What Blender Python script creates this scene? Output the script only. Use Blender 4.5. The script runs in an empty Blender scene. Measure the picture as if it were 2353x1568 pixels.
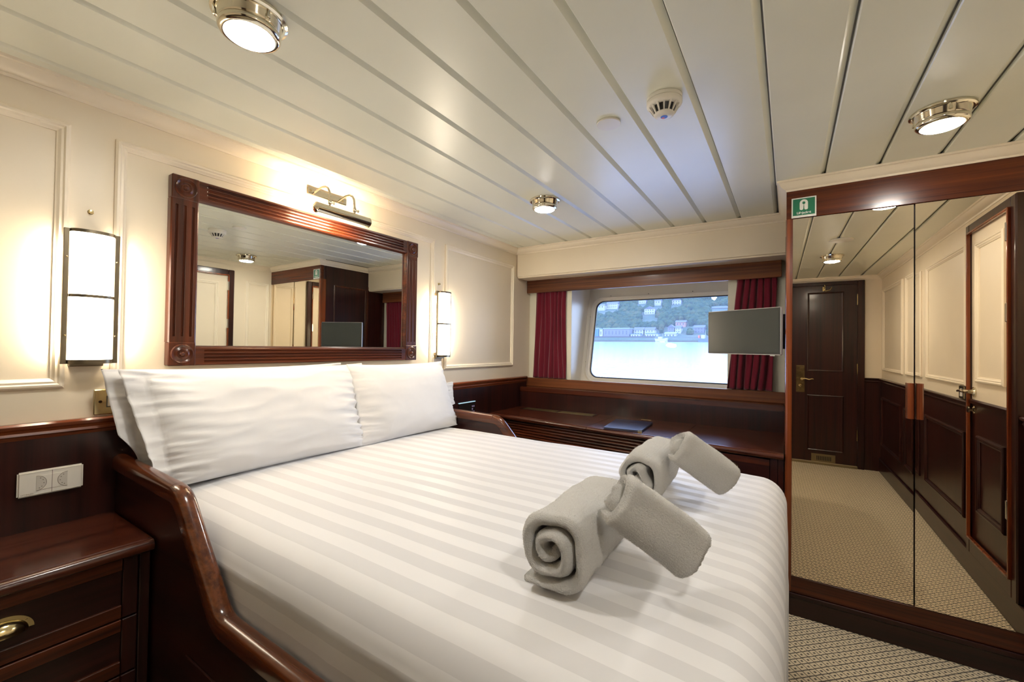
import bpy, bmesh, math, random
from mathutils import Vector, Matrix, noise
random.seed(7)
SC = bpy.context.scene
COL = SC.collection
PI = math.pi

# ------------------------------------------------------------------ camera
YAW, PITCH, ROLL, FPX = -0.5749, 0.0137, 0.0140, 982.43
CAM = Vector((1.9491, 0.1073, 1.2711))
cy_, sy_ = math.cos(YAW), math.sin(YAW)
Fw = Vector((sy_*math.cos(PITCH), cy_*math.cos(PITCH), math.sin(PITCH)))
R0 = Vector((cy_, -sy_, 0)); U0 = R0.cross(Fw)
Rt = R0*math.cos(ROLL) + U0*math.sin(ROLL)
Up = -R0*math.sin(ROLL) + U0*math.cos(ROLL)
cd = bpy.data.cameras.new('camera'); cam = bpy.data.objects.new('camera', cd); COL.objects.link(cam)
M = Matrix.Identity(4)
for i in range(3):
    M[i][0] = Rt[i]; M[i][1] = Up[i]; M[i][2] = -Fw[i]; M[i][3] = CAM[i]
cam.matrix_world = M
cd.sensor_fit = 'HORIZONTAL'; cd.sensor_width = 36.0; cd.lens = FPX/2353*36.0
cd.clip_start = 0.02; cd.clip_end = 3000
SC.camera = cam

# ------------------------------------------------------------------ world, exposure
W_ = bpy.data.worlds.new('overcast_sky'); SC.world = W_; W_.use_nodes = True
wn = W_.node_tree.nodes; wl = W_.node_tree.links
bgn = wn['Background']
tc = wn.new('ShaderNodeTexCoord'); sp = wn.new('ShaderNodeSeparateXYZ'); rp = wn.new('ShaderNodeValToRGB')
wl.new(tc.outputs['Generated'], sp.inputs[0]); wl.new(sp.outputs['Z'], rp.inputs[0]); wl.new(rp.outputs[0], bgn.inputs[0])
rp.color_ramp.elements[0].position = 0.0; rp.color_ramp.elements[0].color = (0.62, 0.77, 1.0, 1)
rp.color_ramp.elements[1].position = 0.6; rp.color_ramp.elements[1].color = (0.30, 0.45, 1.0, 1)
bgn.inputs[1].default_value = 8.0
SC.view_settings.view_transform = 'Standard'; SC.view_settings.look = 'None'
SC.view_settings.gamma = 1; SC.view_settings.use_curve_mapping = False
SC.view_settings.exposure = 0.20
LAMP = (1.0, 0.945, 0.86)
CEIL_LAMP = 225.0; SCONCE = 14.0; PICT = 560.0; TUBE = 150.0
try:
    SC.cycles.max_bounces = 14; SC.cycles.diffuse_bounces = 8; SC.cycles.glossy_bounces = 8
    SC.cycles.transparent_max_bounces = 12; SC.cycles.sample_clamp_indirect = 6.0
    SC.cycles.caustics_reflective = True
except Exception:
    pass

# ------------------------------------------------------------------ materials
def newmat(name):
    m = bpy.data.materials.new(name); m.use_nodes = True
    nt = m.node_tree; b = nt.nodes['Principled BSDF']
    return m, nt, b
def setp(b, **k):
    for n, v in k.items():
        n = n.replace('_', ' ')
        if n in b.inputs: b.inputs[n].default_value = v
def c4(c): return (c[0], c[1], c[2], 1)
def pos(nt, scale=(1, 1, 1), rot=(0, 0, 0)):
    g = nt.nodes.new('ShaderNodeNewGeometry'); mp = nt.nodes.new('ShaderNodeMapping')
    mp.inputs['Scale'].default_value = scale; mp.inputs['Rotation'].default_value = rot
    nt.links.new(g.outputs['Position'], mp.inputs[0]); return mp.outputs[0]
def ramp(nt, fac, stops):
    r = nt.nodes.new('ShaderNodeValToRGB')
    while len(r.color_ramp.elements) < len(stops): r.color_ramp.elements.new(0.5)
    for e, (p, c) in zip(r.color_ramp.elements, stops): e.position = p; e.color = c4(c)
    nt.links.new(fac, r.inputs[0]); return r.outputs[0]
def nz(nt, vec, scale=5, detail=3, rough=0.5, dist=0):
    n = nt.nodes.new('ShaderNodeTexNoise'); n.inputs['Scale'].default_value = scale
    n.inputs['Detail'].default_value = detail; n.inputs['Roughness'].default_value = rough
    n.inputs['Distortion'].default_value = dist
    nt.links.new(vec, n.inputs['Vector']); return n.outputs['Fac']
def bump(nt, b, h, strength=0.2, dist=0.002):
    n = nt.nodes.new('ShaderNodeBump'); n.inputs['Strength'].default_value = strength
    n.inputs['Distance'].default_value = dist
    nt.links.new(h, n.inputs['Height']); nt.links.new(n.outputs[0], b.inputs['Normal'])
def mth(nt, op, a, b=None, c=None):
    n = nt.nodes.new('ShaderNodeMath'); n.operation = op
    for i, v in enumerate((a, b, c)):
        if v is None: continue
        if isinstance(v, (int, float)): n.inputs[i].default_value = v
        else: nt.links.new(v, n.inputs[i])
    return n.outputs[0]

def paint(name, col, rough=0.45, bmp=0.05):
    m, nt, b = newmat(name)
    f = nz(nt, pos(nt), 3, 2)
    c = ramp(nt, f, [(0.3, [x*0.97 for x in col]), (0.7, [min(1, x*1.02) for x in col])])
    nt.links.new(c, b.inputs['Base Color']); setp(b, Roughness=rough)
    bump(nt, b, nz(nt, pos(nt), 260, 2), bmp, 0.0006)
    return m
def wood(name, dark, light, axis='y', rough=0.30, coat=0.22, ribbon=18):
    """glossy mahogany, grain running along the axis"""
    m, nt, b = newmat(name)
    s = {'x': (1.2, ribbon*4, ribbon*4), 'y': (ribbon*4, 1.2, ribbon*4), 'z': (ribbon*4, ribbon*4, 1.2)}[axis]
    s2 = {'x': (0.5, ribbon, ribbon), 'y': (ribbon, 0.5, ribbon), 'z': (ribbon, ribbon, 0.5)}[axis]
    f1 = nz(nt, pos(nt, s), 1.0, 5, 0.65, 0.3); f2 = nz(nt, pos(nt, s2), 1.0, 3, 0.5, 0.4)
    f = mth(nt, 'ADD', mth(nt, 'MULTIPLY', f1, 0.5), mth(nt, 'MULTIPLY', f2, 0.5))
    c = ramp(nt, f, [(0.38, dark), (0.60, light)])
    nt.links.new(c, b.inputs['Base Color'])
    setp(b, Roughness=rough, Coat_Weight=coat*.7, Coat_Roughness=0.12, Specular_IOR_Level=0.35)
    bump(nt, b, f1, 0.06, 0.0006)
    return m
def metal(name, col, rough=0.15, bmp=0.0):
    m, nt, b = newmat(name); setp(b, Base_Color=c4(col), Metallic=1.0, Roughness=rough)
    f = nz(nt, pos(nt), 40, 3)
    r = mth(nt, 'ADD', mth(nt, 'MULTIPLY', f, 0.12), rough-0.04)
    nt.links.new(r, b.inputs['Roughness'])
    return m
def plain(name, col, rough=0.5, **k):
    m, nt, b = newmat(name); setp(b, Base_Color=c4(col), Roughness=rough, **k)
    f = nz(nt, pos(nt), 12, 2)
    c = ramp(nt, f, [(0.3, [x*0.96 for x in col]), (0.7, col)])
    nt.links.new(c, b.inputs['Base Color'])
    return m
def emit(name, col, s):
    m, nt, b = newmat(name); setp(b, Base_Color=(0.9, 0.9, 0.88, 1), Roughness=0.4, Emission_Color=c4(col), Emission_Strength=s)
    return m

CREAM = paint('cream_wall_paint', (0.80, 0.705, 0.55), 0.42)
CREAM_TRIM = paint('cream_trim_paint', (0.86, 0.77, 0.62), 0.36)
CEILW = paint('ceiling_enamel', (0.81, 0.82, 0.71), 0.33, 0.02)
CEILBACK = paint('ceiling_channel', (0.16, 0.15, 0.12), 0.6)
PALE = paint('pale_window_paint', (0.72, 0.70, 0.58), 0.4)
REVEALM = paint('window_frame_paint', (0.74, 0.70, 0.62), 0.3)
RD, RL = (0.022, 0.0042, 0.0020), (0.105, 0.024, 0.0075)
WX = wood('mahogany_x', RD, RL, 'x'); WY = wood('mahogany_y', RD, RL, 'y'); WZ = wood('mahogany_z', RD, RL, 'z')
DD, DL = (0.010, 0.0026, 0.0024), (0.034, 0.0070, 0.0048)  # darker mahogany tone, the wainscot's shade is put into this colour
DX = wood('dark_shaded_mahogany_x', DD, DL, 'x', 0.33, 0.35); DY = wood('dark_shaded_mahogany_y', DD, DL, 'y', 0.33, 0.35); DZ = wood('dark_shaded_mahogany_z', DD, DL, 'z', 0.33, 0.35, 14)
MD, ML = (0.020, 0.0042, 0.0022), (0.088, 0.0200, 0.0085)
MX = wood('mid_mahogany_x', MD, ML, 'x', 0.27, 0.5); MY = wood('mid_mahogany_y', MD, ML, 'y', 0.27, 0.5)
LDX = wood('sapele_x', (0.050, 0.012, 0.004), (0.19, 0.060, 0.019), 'x', 0.34, 0.2, 14)
RDZ = wood('red_mahogany_z', (0.06, 0.011, 0.004), (0.23, 0.055, 0.016), 'z', 0.24, 0.4, 20)
BRASS = metal('brass', (0.72, 0.60, 0.33), 0.14)
NICKEL = metal('polished_nickel', (0.74, 0.70, 0.58), 0.10)
BRONZE = metal('dark_bronze', (0.20, 0.17, 0.12), 0.30)
CHROME = metal('chrome', (0.8, 0.8, 0.8), 0.08)
WHITEP = plain('white_plastic', (0.80, 0.78, 0.72), 0.35)
WHITEP2 = plain('grey_white_plastic', (0.62, 0.60, 0.55), 0.4)
BLACKP = plain('black_plastic', (0.012, 0.012, 0.014), 0.35)
BLACKG = plain('black_gap', (0.004, 0.003, 0.003), 0.9)
def mirrormat(name, col):
    m, nt, b = newmat(name); setp(b, Base_Color=c4(col), Metallic=1.0, Roughness=0.0); return m
MIRROR = mirrormat('mirror_silver', (0.86, 0.88, 0.84)); MIRRORW = mirrormat('wardrobe_mirror_silver', (0.97, 0.87, 0.72))
LENS = emit('lamp_lens', LAMP, CEIL_LAMP)
SGLASS = emit('sconce_glass', (1.0, 0.87, 0.68), SCONCE)
TUBEM = emit('sconce_tube', (1.0, 0.85, 0.64), TUBE)
BULB = emit('picture_light_bulb', (1.0, 0.74, 0.46), PICT)
SCREEN = plain('television_screen', (0.045, 0.052, 0.048), 0.25, Specular_IOR_Level=0.5)
TVFRAME = plain('silver_bezel', (0.55, 0.55, 0.55), 0.3, Metallic=0.6)

def fabric(name, col, rough=0.9, wscale=900, strength=0.15, sheen=0.2):
    m, nt, b = newmat(name)
    f = nz(nt, pos(nt), 6, 3); c = ramp(nt, f, [(0.3, [x*0.95 for x in col]), (0.7, col)])
    nt.links.new(c, b.inputs['Base Color']); setp(b, Roughness=rough, Sheen_Weight=sheen, Specular_IOR_Level=0.2)
    bump(nt, b, nz(nt, pos(nt), wscale, 2), strength, 0.0008)
    return m
COTTON = fabric('white_cotton', (0.79, 0.79, 0.80), 0.85, 30, 0.12)
BURG = fabric('burgundy_curtain', (0.145, 0.008, 0.022), 0.9, 700, 0.3, 0.3)
TERRY = None
m, nt, b = newmat('white_terry'); TERRY = m
f = nz(nt, pos(nt), 650, 4, 0.7); c = ramp(nt, f, [(0.25, (0.68, 0.665, 0.64)), (0.6, (0.86, 0.85, 0.825))])
nt.links.new(c, b.inputs['Base Color']); setp(b, Roughness=1.0, Sheen_Weight=0.3, Specular_IOR_Level=0.1)
bump(nt, b, nz(nt, pos(nt), 330, 4, .75), 1.0, 0.006)
# satin striped sheet: stripes follow the cloth (UV v = metres across the bed)
m, nt, b = newmat('satin_stripe_sheet'); SHEET = m
uv = nt.nodes.new('ShaderNodeUVMap'); uv.uv_map = 'cloth'
sx = nt.nodes.new('ShaderNodeSeparateXYZ'); nt.links.new(uv.outputs[0], sx.inputs[0])
ph = mth(nt, 'FRACT', mth(nt, 'DIVIDE', mth(nt, 'ADD', sx.outputs[1], 10*0.076-1.123+0.019), 0.076))
st = mth(nt, 'LESS_THAN', ph, 0.5)
c = ramp(nt, st, [(0.0, (0.73, 0.73, 0.745)), (1.0, (0.63, 0.63, 0.647))])
nt.links.new(c, b.inputs['Base Color']); setp(b, Specular_IOR_Level=0.35, Sheen_Weight=0.1)
nt.links.new(mth(nt, 'ADD', mth(nt, 'MULTIPLY', st, 0.2), 0.5), b.inputs['Roughness'])
bump(nt, b, nz(nt, pos(nt), 14, 4), 0.10, 0.006)
# carpet: cream pile with a dark diagonal grid and a fleck in each cell
m, nt, b = newmat('carpet_pile'); CARPET = m
p = pos(nt, (1/0.0305, 1/0.0305, 1), (0, 0, 0))
rot = nt.nodes.new('ShaderNodeVectorRotate'); rot.rotation_type = 'Z_AXIS'; rot.inputs['Angle'].default_value = math.radians(-44)
wob = nt.nodes.new('ShaderNodeTexNoise'); wob.inputs['Scale'].default_value = 1.5; wob.inputs['Detail'].default_value = 2
nt.links.new(p, wob.inputs['Vector'])
va = nt.nodes.new('ShaderNodeVectorMath'); va.operation = 'MULTIPLY_ADD'; va.inputs[1].default_value = (0.22, 0.22, 0)
nt.links.new(wob.outputs['Color'], va.inputs[0]); nt.links.new(p, va.inputs[2])
nt.links.new(va.outputs[0], rot.inputs['Vector'])
s3 = nt.nodes.new('ShaderNodeSeparateXYZ'); nt.links.new(rot.outputs[0], s3.inputs[0])
fu = mth(nt, 'FRACT', mth(nt, 'ADD', s3.outputs[0], 100.0)); fv = mth(nt, 'FRACT', mth(nt, 'ADD', s3.outputs[1], 100.0))
du = mth(nt, 'ABSOLUTE', mth(nt, 'SUBTRACT', fu, 0.5)); dv = mth(nt, 'ABSOLUTE', mth(nt, 'SUBTRACT', fv, 0.5))
l1 = mth(nt, 'GREATER_THAN', dv, 0.42); l2 = mth(nt, 'GREATER_THAN', du, 0.44)
dot = mth(nt, 'LESS_THAN', mth(nt, 'MAXIMUM', du, dv), 0.14)
allm = mth(nt, 'MAXIMUM', mth(nt, 'MAXIMUM', l1, l2), dot)
fz = nz(nt, pos(nt), 420, 3, 0.7)
allm = mth(nt, 'MULTIPLY', allm, mth(nt, 'MINIMUM', mth(nt, 'ADD', mth(nt, 'MULTIPLY', fz, 1.5), 0.2), 1.0))
mix = nt.nodes.new('ShaderNodeMix'); mix.data_type = 'RGBA'
nt.links.new(allm, mix.inputs['Factor'])
base = ramp(nt, nz(nt, pos(nt), 500, 2), [(0.3, (0.62, 0.51, 0.34)), (0.7, (0.86, 0.74, 0.53))])
nt.links.new(base, mix.inputs['A']); mix.inputs['B'].default_value = (0.035, 0.026, 0.018, 1)
nt.links.new(mix.outputs['Result'], b.inputs['Base Color']); setp(b, Roughness=1.0, Specular_IOR_Level=0.1, Sheen_Weight=0.2)
bump(nt, b, fz, 0.8, 0.004)

# ------------------------------------------------------------------ object helpers
WLOC = {}
def prop(o, label=None, cat=None, group=None, kind=None):
    if label: o['label'] = label
    if cat: o['category'] = cat
    if group: o['group'] = group
    if kind: o['kind'] = kind
    return o
def thing(name, label, cat, loc, group=None, kind=None):
    o = bpy.data.objects.new(name, None); COL.objects.link(o); o.empty_display_size = 0.05
    o.location = loc; WLOC[o] = Vector(loc); return prop(o, label, cat, group, kind)
def link(name, bm, mat, parent=None, smooth=False, label=None):
    """bm holds world coordinates; the object's origin goes to its centre"""
    me = bpy.data.meshes.new(name)
    if bm.verts:
        lo = Vector([min(v.co[i] for v in bm.verts) for i in range(3)]); hi = Vector([max(v.co[i] for v in bm.verts) for i in range(3)])
        c = (lo+hi)/2
    else: c = Vector((0, 0, 0))
    bmesh.ops.translate(bm, verts=bm.verts, vec=-c)
    bmesh.ops.recalc_face_normals(bm, faces=bm.faces)
    bm.to_mesh(me); bm.free()
    mats = mat if isinstance(mat, (list, tuple)) else [mat]
    for mm in mats: me.materials.append(mm)
    if smooth:
        for p_ in me.polygons: p_.use_smooth = True
    o = bpy.data.objects.new(name, me); COL.objects.link(o)
    if parent is not None:
        o.parent = parent; o.location = c - WLOC[parent]
    else: o.location = c
    WLOC[o] = c
    if label: o['label'] = label
    return o
def auto_smooth(o, ang=35):
    me = o.data
    for p_ in me.polygons: p_.use_smooth = True
    bm = bmesh.new(); bm.from_mesh(me)
    for e in bm.edges:
        if len(e.link_faces) == 2 and e.calc_face_angle(0) > math.radians(ang): e.smooth = False
    bm.to_mesh(me); bm.free(); return o
def abox(bm, lo, hi, bev=0.0, seg=1, mi=0):
    x0, y0, z0 = lo; x1, y1, z1 = hi
    vs = [bm.verts.new(p_) for p_ in ((x0, y0, z0), (x1, y0, z0), (x1, y1, z0), (x0, y1, z0), (x0, y0, z1), (x1, y0, z1), (x1, y1, z1), (x0, y1, z1))]
    fs = [bm.faces.new([vs[i] for i in f]) for f in ((0, 3, 2, 1), (4, 5, 6, 7), (0, 1, 5, 4), (1, 2, 6, 5), (2, 3, 7, 6), (3, 0, 4, 7))]
    for f in fs: f.material_index = mi
    if bev > 0:
        es = list({e for f in fs for e in f.edges})
        bmesh.ops.bevel(bm, geom=es, offset=bev, segments=seg, affect='EDGES', clamp_overlap=True)
    return bm
def box(name, lo, hi, mat, parent=None, bev=0.002, seg=1, label=None):
    bm = bmesh.new(); abox(bm, lo, hi, bev, seg)
    return link(name, bm, mat, parent, label=label)
def aprism(bm, poly, axis, a0, a1, mi=0):
    """poly: 2D points in the plane of the other two axes (in xyz order)"""
    def P(u, v, w):
        return {'x': (w, u, v), 'y': (u, w, v), 'z': (u, v, w)}[axis]
    A = [bm.verts.new(P(u, v, a0)) for u, v in poly]; B = [bm.verts.new(P(u, v, a1)) for u, v in poly]
    n = len(poly)
    for i in range(n):
        f = bm.faces.new((A[i], A[(i+1) % n], B[(i+1) % n], B[i])); f.material_index = mi
    f = bm.faces.new(A[::-1]); f.material_index = mi; f = bm.faces.new(B); f.material_index = mi
    return bm
def prism(name, poly, axis, a0, a1, mat, parent=None, smooth=False, label=None):
    bm = bmesh.new(); aprism(bm, poly, axis, a0, a1)
    o = link(name, bm, mat, parent, label=label)
    if smooth: auto_smooth(o)
    return o
def frame3(n):
    n = Vector(n).normalized(); t = Vector((0, 0, 1)) if abs(n.z) < 0.9 else Vector((1, 0, 0))
    u = n.cross(t).normalized(); v = n.cross(u).normalized(); return u, v, n
def alathe(bm, c, axis, prof, seg=32, sx=1.0, sy=1.0, mi=0):
    """prof: (radius, height along axis)"""
    u, v, n = frame3(axis); c = Vector(c); rings = []
    for r, h in prof:
        if r < 1e-6: rings.append([bm.verts.new(c+n*h)])
        else: rings.append([bm.verts.new(c+n*h+u*(r*sx*math.cos(2*PI*i/seg))+v*(r*sy*math.sin(2*PI*i/seg))) for i in range(seg)])
    for a, b_ in zip(rings, rings[1:]):
        for i in range(seg):
            j = (i+1) % seg
            if len(a) == 1 and len(b_) > 1: f = bm.faces.new((a[0], b_[i], b_[j]))
            elif len(b_) == 1 and len(a) > 1: f = bm.faces.new((a[i], a[j], b_[0]))
            elif len(a) > 1: f = bm.faces.new((a[i], a[j], b_[j], b_[i]))
            else: continue
            f.material_index = mi
    for R_ in (rings[0], rings[-1]):
        if len(R_) > 1: f = bm.faces.new(R_); f.material_index = mi
    return bm
def lathe(name, c, axis, prof, mat, parent=None, seg=32, smooth=True, label=None):
    bm = bmesh.new(); alathe(bm, c, axis, prof, seg)
    o = link(name, bm, mat, parent, label=label)
    if smooth: auto_smooth(o)
    return o
def atube(bm, pts, r, seg=10, mi=0, prof=None):
    """prof: optional list of (u,v) cross-section offsets, u sideways, v up"""
    pts = [Vector(p_) for p_ in pts]; rings = []
    up = Vector((0, 0, 1))
    for i, p_ in enumerate(pts):
        t = (pts[min(i+1, len(pts)-1)] - pts[max(i-1, 0)]).normalized()
        if abs(t.z) > 0.98 and prof is None: u = t.cross(Vector((1, 0, 0))).normalized()
        else: u = t.cross(up).normalized() if abs(t.z) < 0.98 else t.cross(Vector((1, 0, 0))).normalized()
        v = u.cross(t).normalized(); rr = r[i] if isinstance(r, (list, tuple)) else r
        if prof: rings.append([bm.verts.new(p_+u*a+v*b_) for a, b_ in prof])
        else: rings.append([bm.verts.new(p_+u*(rr*math.cos(2*PI*k/seg))+v*(rr*math.sin(2*PI*k/seg))) for k in range(seg)])
    n = len(rings[0])
    for a, b_ in zip(rings, rings[1:]):
        for i in range(n):
            f = bm.faces.new((a[i], a[(i+1) % n], b_[(i+1) % n], b_[i])); f.material_index = mi
    bm.faces.new(rings[0][::-1]).material_index = mi; bm.faces.new(rings[-1]).material_index = mi
    return bm
def tube(name, pts, r, mat, parent=None, seg=10, prof=None, label=None):
    bm = bmesh.new(); atube(bm, pts, r, seg, prof=prof)
    o = link(name, bm, mat, parent, label=label); auto_smooth(o); return o
def ringmould(name, P0, U, V, N, w, h, prof, mat, parent, label=None):
    """picture-frame moulding on a plane: P0 lower-left outer corner; prof = (inward offset, height)"""
    P0, U, V, N = map(Vector, (P0, U, V, N)); bm = bmesh.new(); rings = []
    for (a, b_, sa, sb) in ((0, 0, 1, 1), (w, 0, -1, 1), (w, h, -1, -1), (0, h, 1, -1)):
        rings.append([bm.verts.new(P0+U*(a+sa*o_)+V*(b_+sb*o_)+N*hh) for o_, hh in prof])
    n = len(prof)
    for k in range(4):
        A, B = rings[k], rings[(k+1) % 4]
        for i in range(n-1): bm.faces.new((A[i], B[i], B[i+1], A[i+1]))
        bm.faces.new((A[n-1], B[n-1], B[0], A[0]))
    return link(name, bm, mat, parent, label=label)
def sweep(name, A, B, prof, mat, parent=None, mA=0, mB=0, kind=None, smooth=False):
    """straight trim from A to B (xy), prof = (out, z), out to the right of A->B; mA,mB = mitre (shift along the run per unit out)"""
    A = Vector((A[0], A[1])); B = Vector((B[0], B[1])); d = (B-A).normalized(); nrm = Vector((d.y, -d.x)); bm = bmesh.new()
    ra = [bm.verts.new((*(A+nrm*o_+d*(mA*o_)), z)) for o_, z in prof]; rb = [bm.verts.new((*(B+nrm*o_+d*(mB*o_)), z)) for o_, z in prof]
    n = len(prof)
    for i in range(n): bm.faces.new((ra[i], ra[(i+1) % n], rb[(i+1) % n], rb[i]))
    bm.faces.new(ra[::-1]); bm.faces.new(rb)
    o = link(name, bm, mat, parent)
    if smooth: auto_smooth(o, 25)
    if kind: o['kind'] = kind
    return o
MOULD = [(0, 0), (0, .009), (.006, .014), (.012, .015), (.016, .010), (.022, .011), (.028, .006), (.032, .004), (.032, 0)]

# ------------------------------------------------------------------ room dimensions
XR, YB, H = 2.85, -0.87, 2.10
YS, YW, XW, YF = 3.165, 3.40, 1.94, 2.60      # soffit face, window wall, wardrobe side, wardrobe front

# ------------------------------------------------------------------ floor and ceiling
fl = box('floor', (-.1, YB-.1, -.08), (XR+.1, 3.7, 0.0), CARPET, bev=0); prop(fl, 'cream carpet with a dark diagonal grid and flecks', 'carpet', kind='structure')
ce = box('ceiling', (-.1, YB-.1, H+.016), (XR+.1, 3.7, H+.10), CEILBACK, bev=0); prop(ce, 'cream ceiling of long enamelled planks with recessed joints', 'ceiling', kind='structure')
GX0, GP, GW = 0.0974, 0.1983, 0.020
edges = [0.0] + [GX0+i*GP for i in range(15)]
for i in range(len(edges)):
    a = edges[i] + (GW/2 if i else 0); b_ = (edges[i+1] - GW/2) if i+1 < len(edges) else XR
    b_ = min(b_, XR)
    if b_ - a < .01: continue
    y1 = YS+.02 if (a+b_)/2 < XW-.01 else YF+.02
    poly = [(a, H), (a+.0, H+.014), (b_, H+.014), (b_, H+.004), (b_-.004, H)]
    bm = bmesh.new(); aprism(bm, [(a+.003, H), (a, H+.003), (a, H+.014), (b_+.015, H+.014), (b_+.001, H+.003), (b_-.003, H)], 'y', YB, y1)
    link('plank', bm, CEILW, ce)

# ------------------------------------------------------------------ walls
wl_ = box('wall_left', (-.12, YB-.1, 0), (0, 3.7, H+.05), CREAM, bev=0); prop(wl_, 'cream wall with raised panel mouldings behind the bed', 'wall', kind='structure')
wr_ = box('wall_right', (XR, YB-.1, 0), (XR+.12, 3.7, H+.05), CREAM, bev=0); prop(wr_, 'cream wall with raised panels over dark wainscot, opposite the bed head', 'wall', kind='structure')
wb_ = box('wall_back', (-.1, YB-.12, 0), (XR+.1, YB, H+.05), CREAM, bev=0); prop(wb_, 'cream wall around the dark door', 'wall', kind='structure')
# window wall with opening
WX0, WX1, WZ0, WZ1 = 0.412, 1.596, 0.985, 1.83
bm = bmesh.new()
abox(bm, (-.1, YW, 0), (WX0-.03, YW+.09, H)); abox(bm, (WX1+.05, YW, 0), (XR, YW+.09, H))
abox(bm, (WX0-.03, YW, 0), (WX1+.05, YW+.09, WZ0-.03)); abox(bm, (WX0-.03, YW, WZ1+.03), (WX1+.05, YW+.09, H))
wf_ = link('wall_far', bm, PALE); prop(wf_, 'pale wall around the window', 'wall', kind='structure')
so = box('soffit', (0.001, YS, 1.854), (XR, YW+.05, H+.02), CREAM, bev=.012, seg=3); prop(so, 'cream boxed soffit above the window pelmet', 'soffit', kind='structure')

def rectm(par, plane, a0, a1, z0, z1, mat=CREAM_TRIM, name='panel_moulding', prof=MOULD):
    if plane == 'L': ringmould(name, (0, a0, z0), (0, 1, 0), (0, 0, 1), (1, 0, 0), a1-a0, z1-z0, prof, mat, par)
    if plane == 'R': ringmould(name, (XR, a0, z0), (0, 1, 0), (0, 0, 1), (-1, 0, 0), a1-a0, z1-z0, prof, mat, par)
    if plane == 'B': ringmould(name, (a0, YB, z0), (1, 0, 0), (0, 0, 1), (0, 1, 0), a1-a0, z1-z0, prof, mat, par)
rectm(wl_, 'L', -.62, .478, 1.120, 1.966)
rectm(wl_, 'L', .587, 2.163, 1.120, 1.966)
rectm(wl_, 'L', 2.268, 3.122, 1.112, 1.957)
box('wainscot_panel', (0, YB, .0), (.010, .62, .97), DZ, wl_, 0)
box('wainscot_panel', (0, .62, .0), (.010, 3.4, .97), DZ, wl_, 0)
DADO = [(0, .968), (.012, .968), (.014, .978), (.019, .982), (.015, .990), (.017, .996), (.026, 1.003), (.027, 1.012), (.020, 1.018), (0, 1.018)]
CORN = [(0, 2.052), (.005, 2.052), (.008, 2.060), (.016, 2.064), (.026, 2.072), (.033, 2.083), (.037, 2.090), (.044, 2.092), (.045, 2.1005), (0, 2.1005)]
def tr(n, A, B, prof, mat, mA, mB, lab, cat='moulding', smooth=True):
    o = sweep('trim_%d' % n, A, B, prof, mat, None, mA, mB, 'structure', smooth); prop(o, lab, cat)
tr(1, (0, YB), (0, YS), CORN, CREAM_TRIM, 1, -1, 'cream cornice along the bed head wall')
tr(2, (0, YS), (XW, YS), CORN, CREAM_TRIM, 1, -1, 'cream cornice above the window soffit')
tr(3, (XW, YS), (XW, YF), CORN, CREAM_TRIM, 1, 1, 'short cream cornice along the wardrobe side')
tr(4, (XW, YF), (XR, YF), CORN, CREAM_TRIM, -1, -1, 'cream cornice above the wardrobe doors')
tr(5, (XR, YF), (XR, YB), CORN, CREAM_TRIM, 1, -1, 'cream cornice along the wall with the white door')
tr(6, (XR, YB), (0, YB), CORN, CREAM_TRIM, 1, -1, 'cream cornice above the dark door')
RDY = wood('sconce_lit_mahogany_y', (0.06, 0.011, 0.004), (0.24, 0.060, 0.018), 'y', 0.24, 0.4, 20)  # lighter mahogany for the dado, the sconces' light put into its colour
tr(7, (0, YB), (0, 3.335), DADO, RDY, 0, 0, 'mahogany dado rail below the sconces')
DR = [(o_, z-.028) for o_, z in DADO]
tr(8, (XR, 1.56), (XR, YB), DR, DX, 0, -1, 'dark dado rail beside the white door')
tr(9, (XR, YB), (2.705, YB), DR, DX, 1, 0, 'short dark dado rail beside the dark door')
tr(10, (XR, YF), (XR, 2.22), DR, DX, 0, 0, 'dark dado rail between wardrobe and white door')

# right wall: mouldings, wainscot
for a0, a1 in ((-.76, .045), (.17, .45), (.60, 1.465), (2.34, 2.575)):
    rectm(wr_, 'R', a0, a1, 1.075, 1.925)
box('wainscot_panel', (XR-.010, YB, .0), (XR, 1.56, .945), DZ, wr_, 0)
box('wainscot_panel', (XR-.010, 2.22, .0), (XR, YF, .945), DZ, wr_, 0)
for a0, a1 in ((-.76, .045), (.17, .45), (.62, 1.47), (2.34, 2.575)):
    ringmould('wainscot_moulding', (XR-.010, a0, .29), (0, 1, 0), (0, 0, 1), (-1, 0, 0), a1-a0, .51, MOULD, DZ, wr_)
bb = box('baseboard_right', (XR-.026, YB, 0), (XR-.008, YF, .14), DY, bev=.005); prop(bb, 'dark skirting board opposite the bed head', 'skirting', kind='structure')
box('wainscot_panel', (2.705, YB, 0), (XR, YB+.010, .945), DZ, wb_, 0)
# rest of the cabin behind the camera
box('wainscot_panel', (0, YB, 0), (1.92, YB+.010, .945), DZ, wb_, 0)

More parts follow.
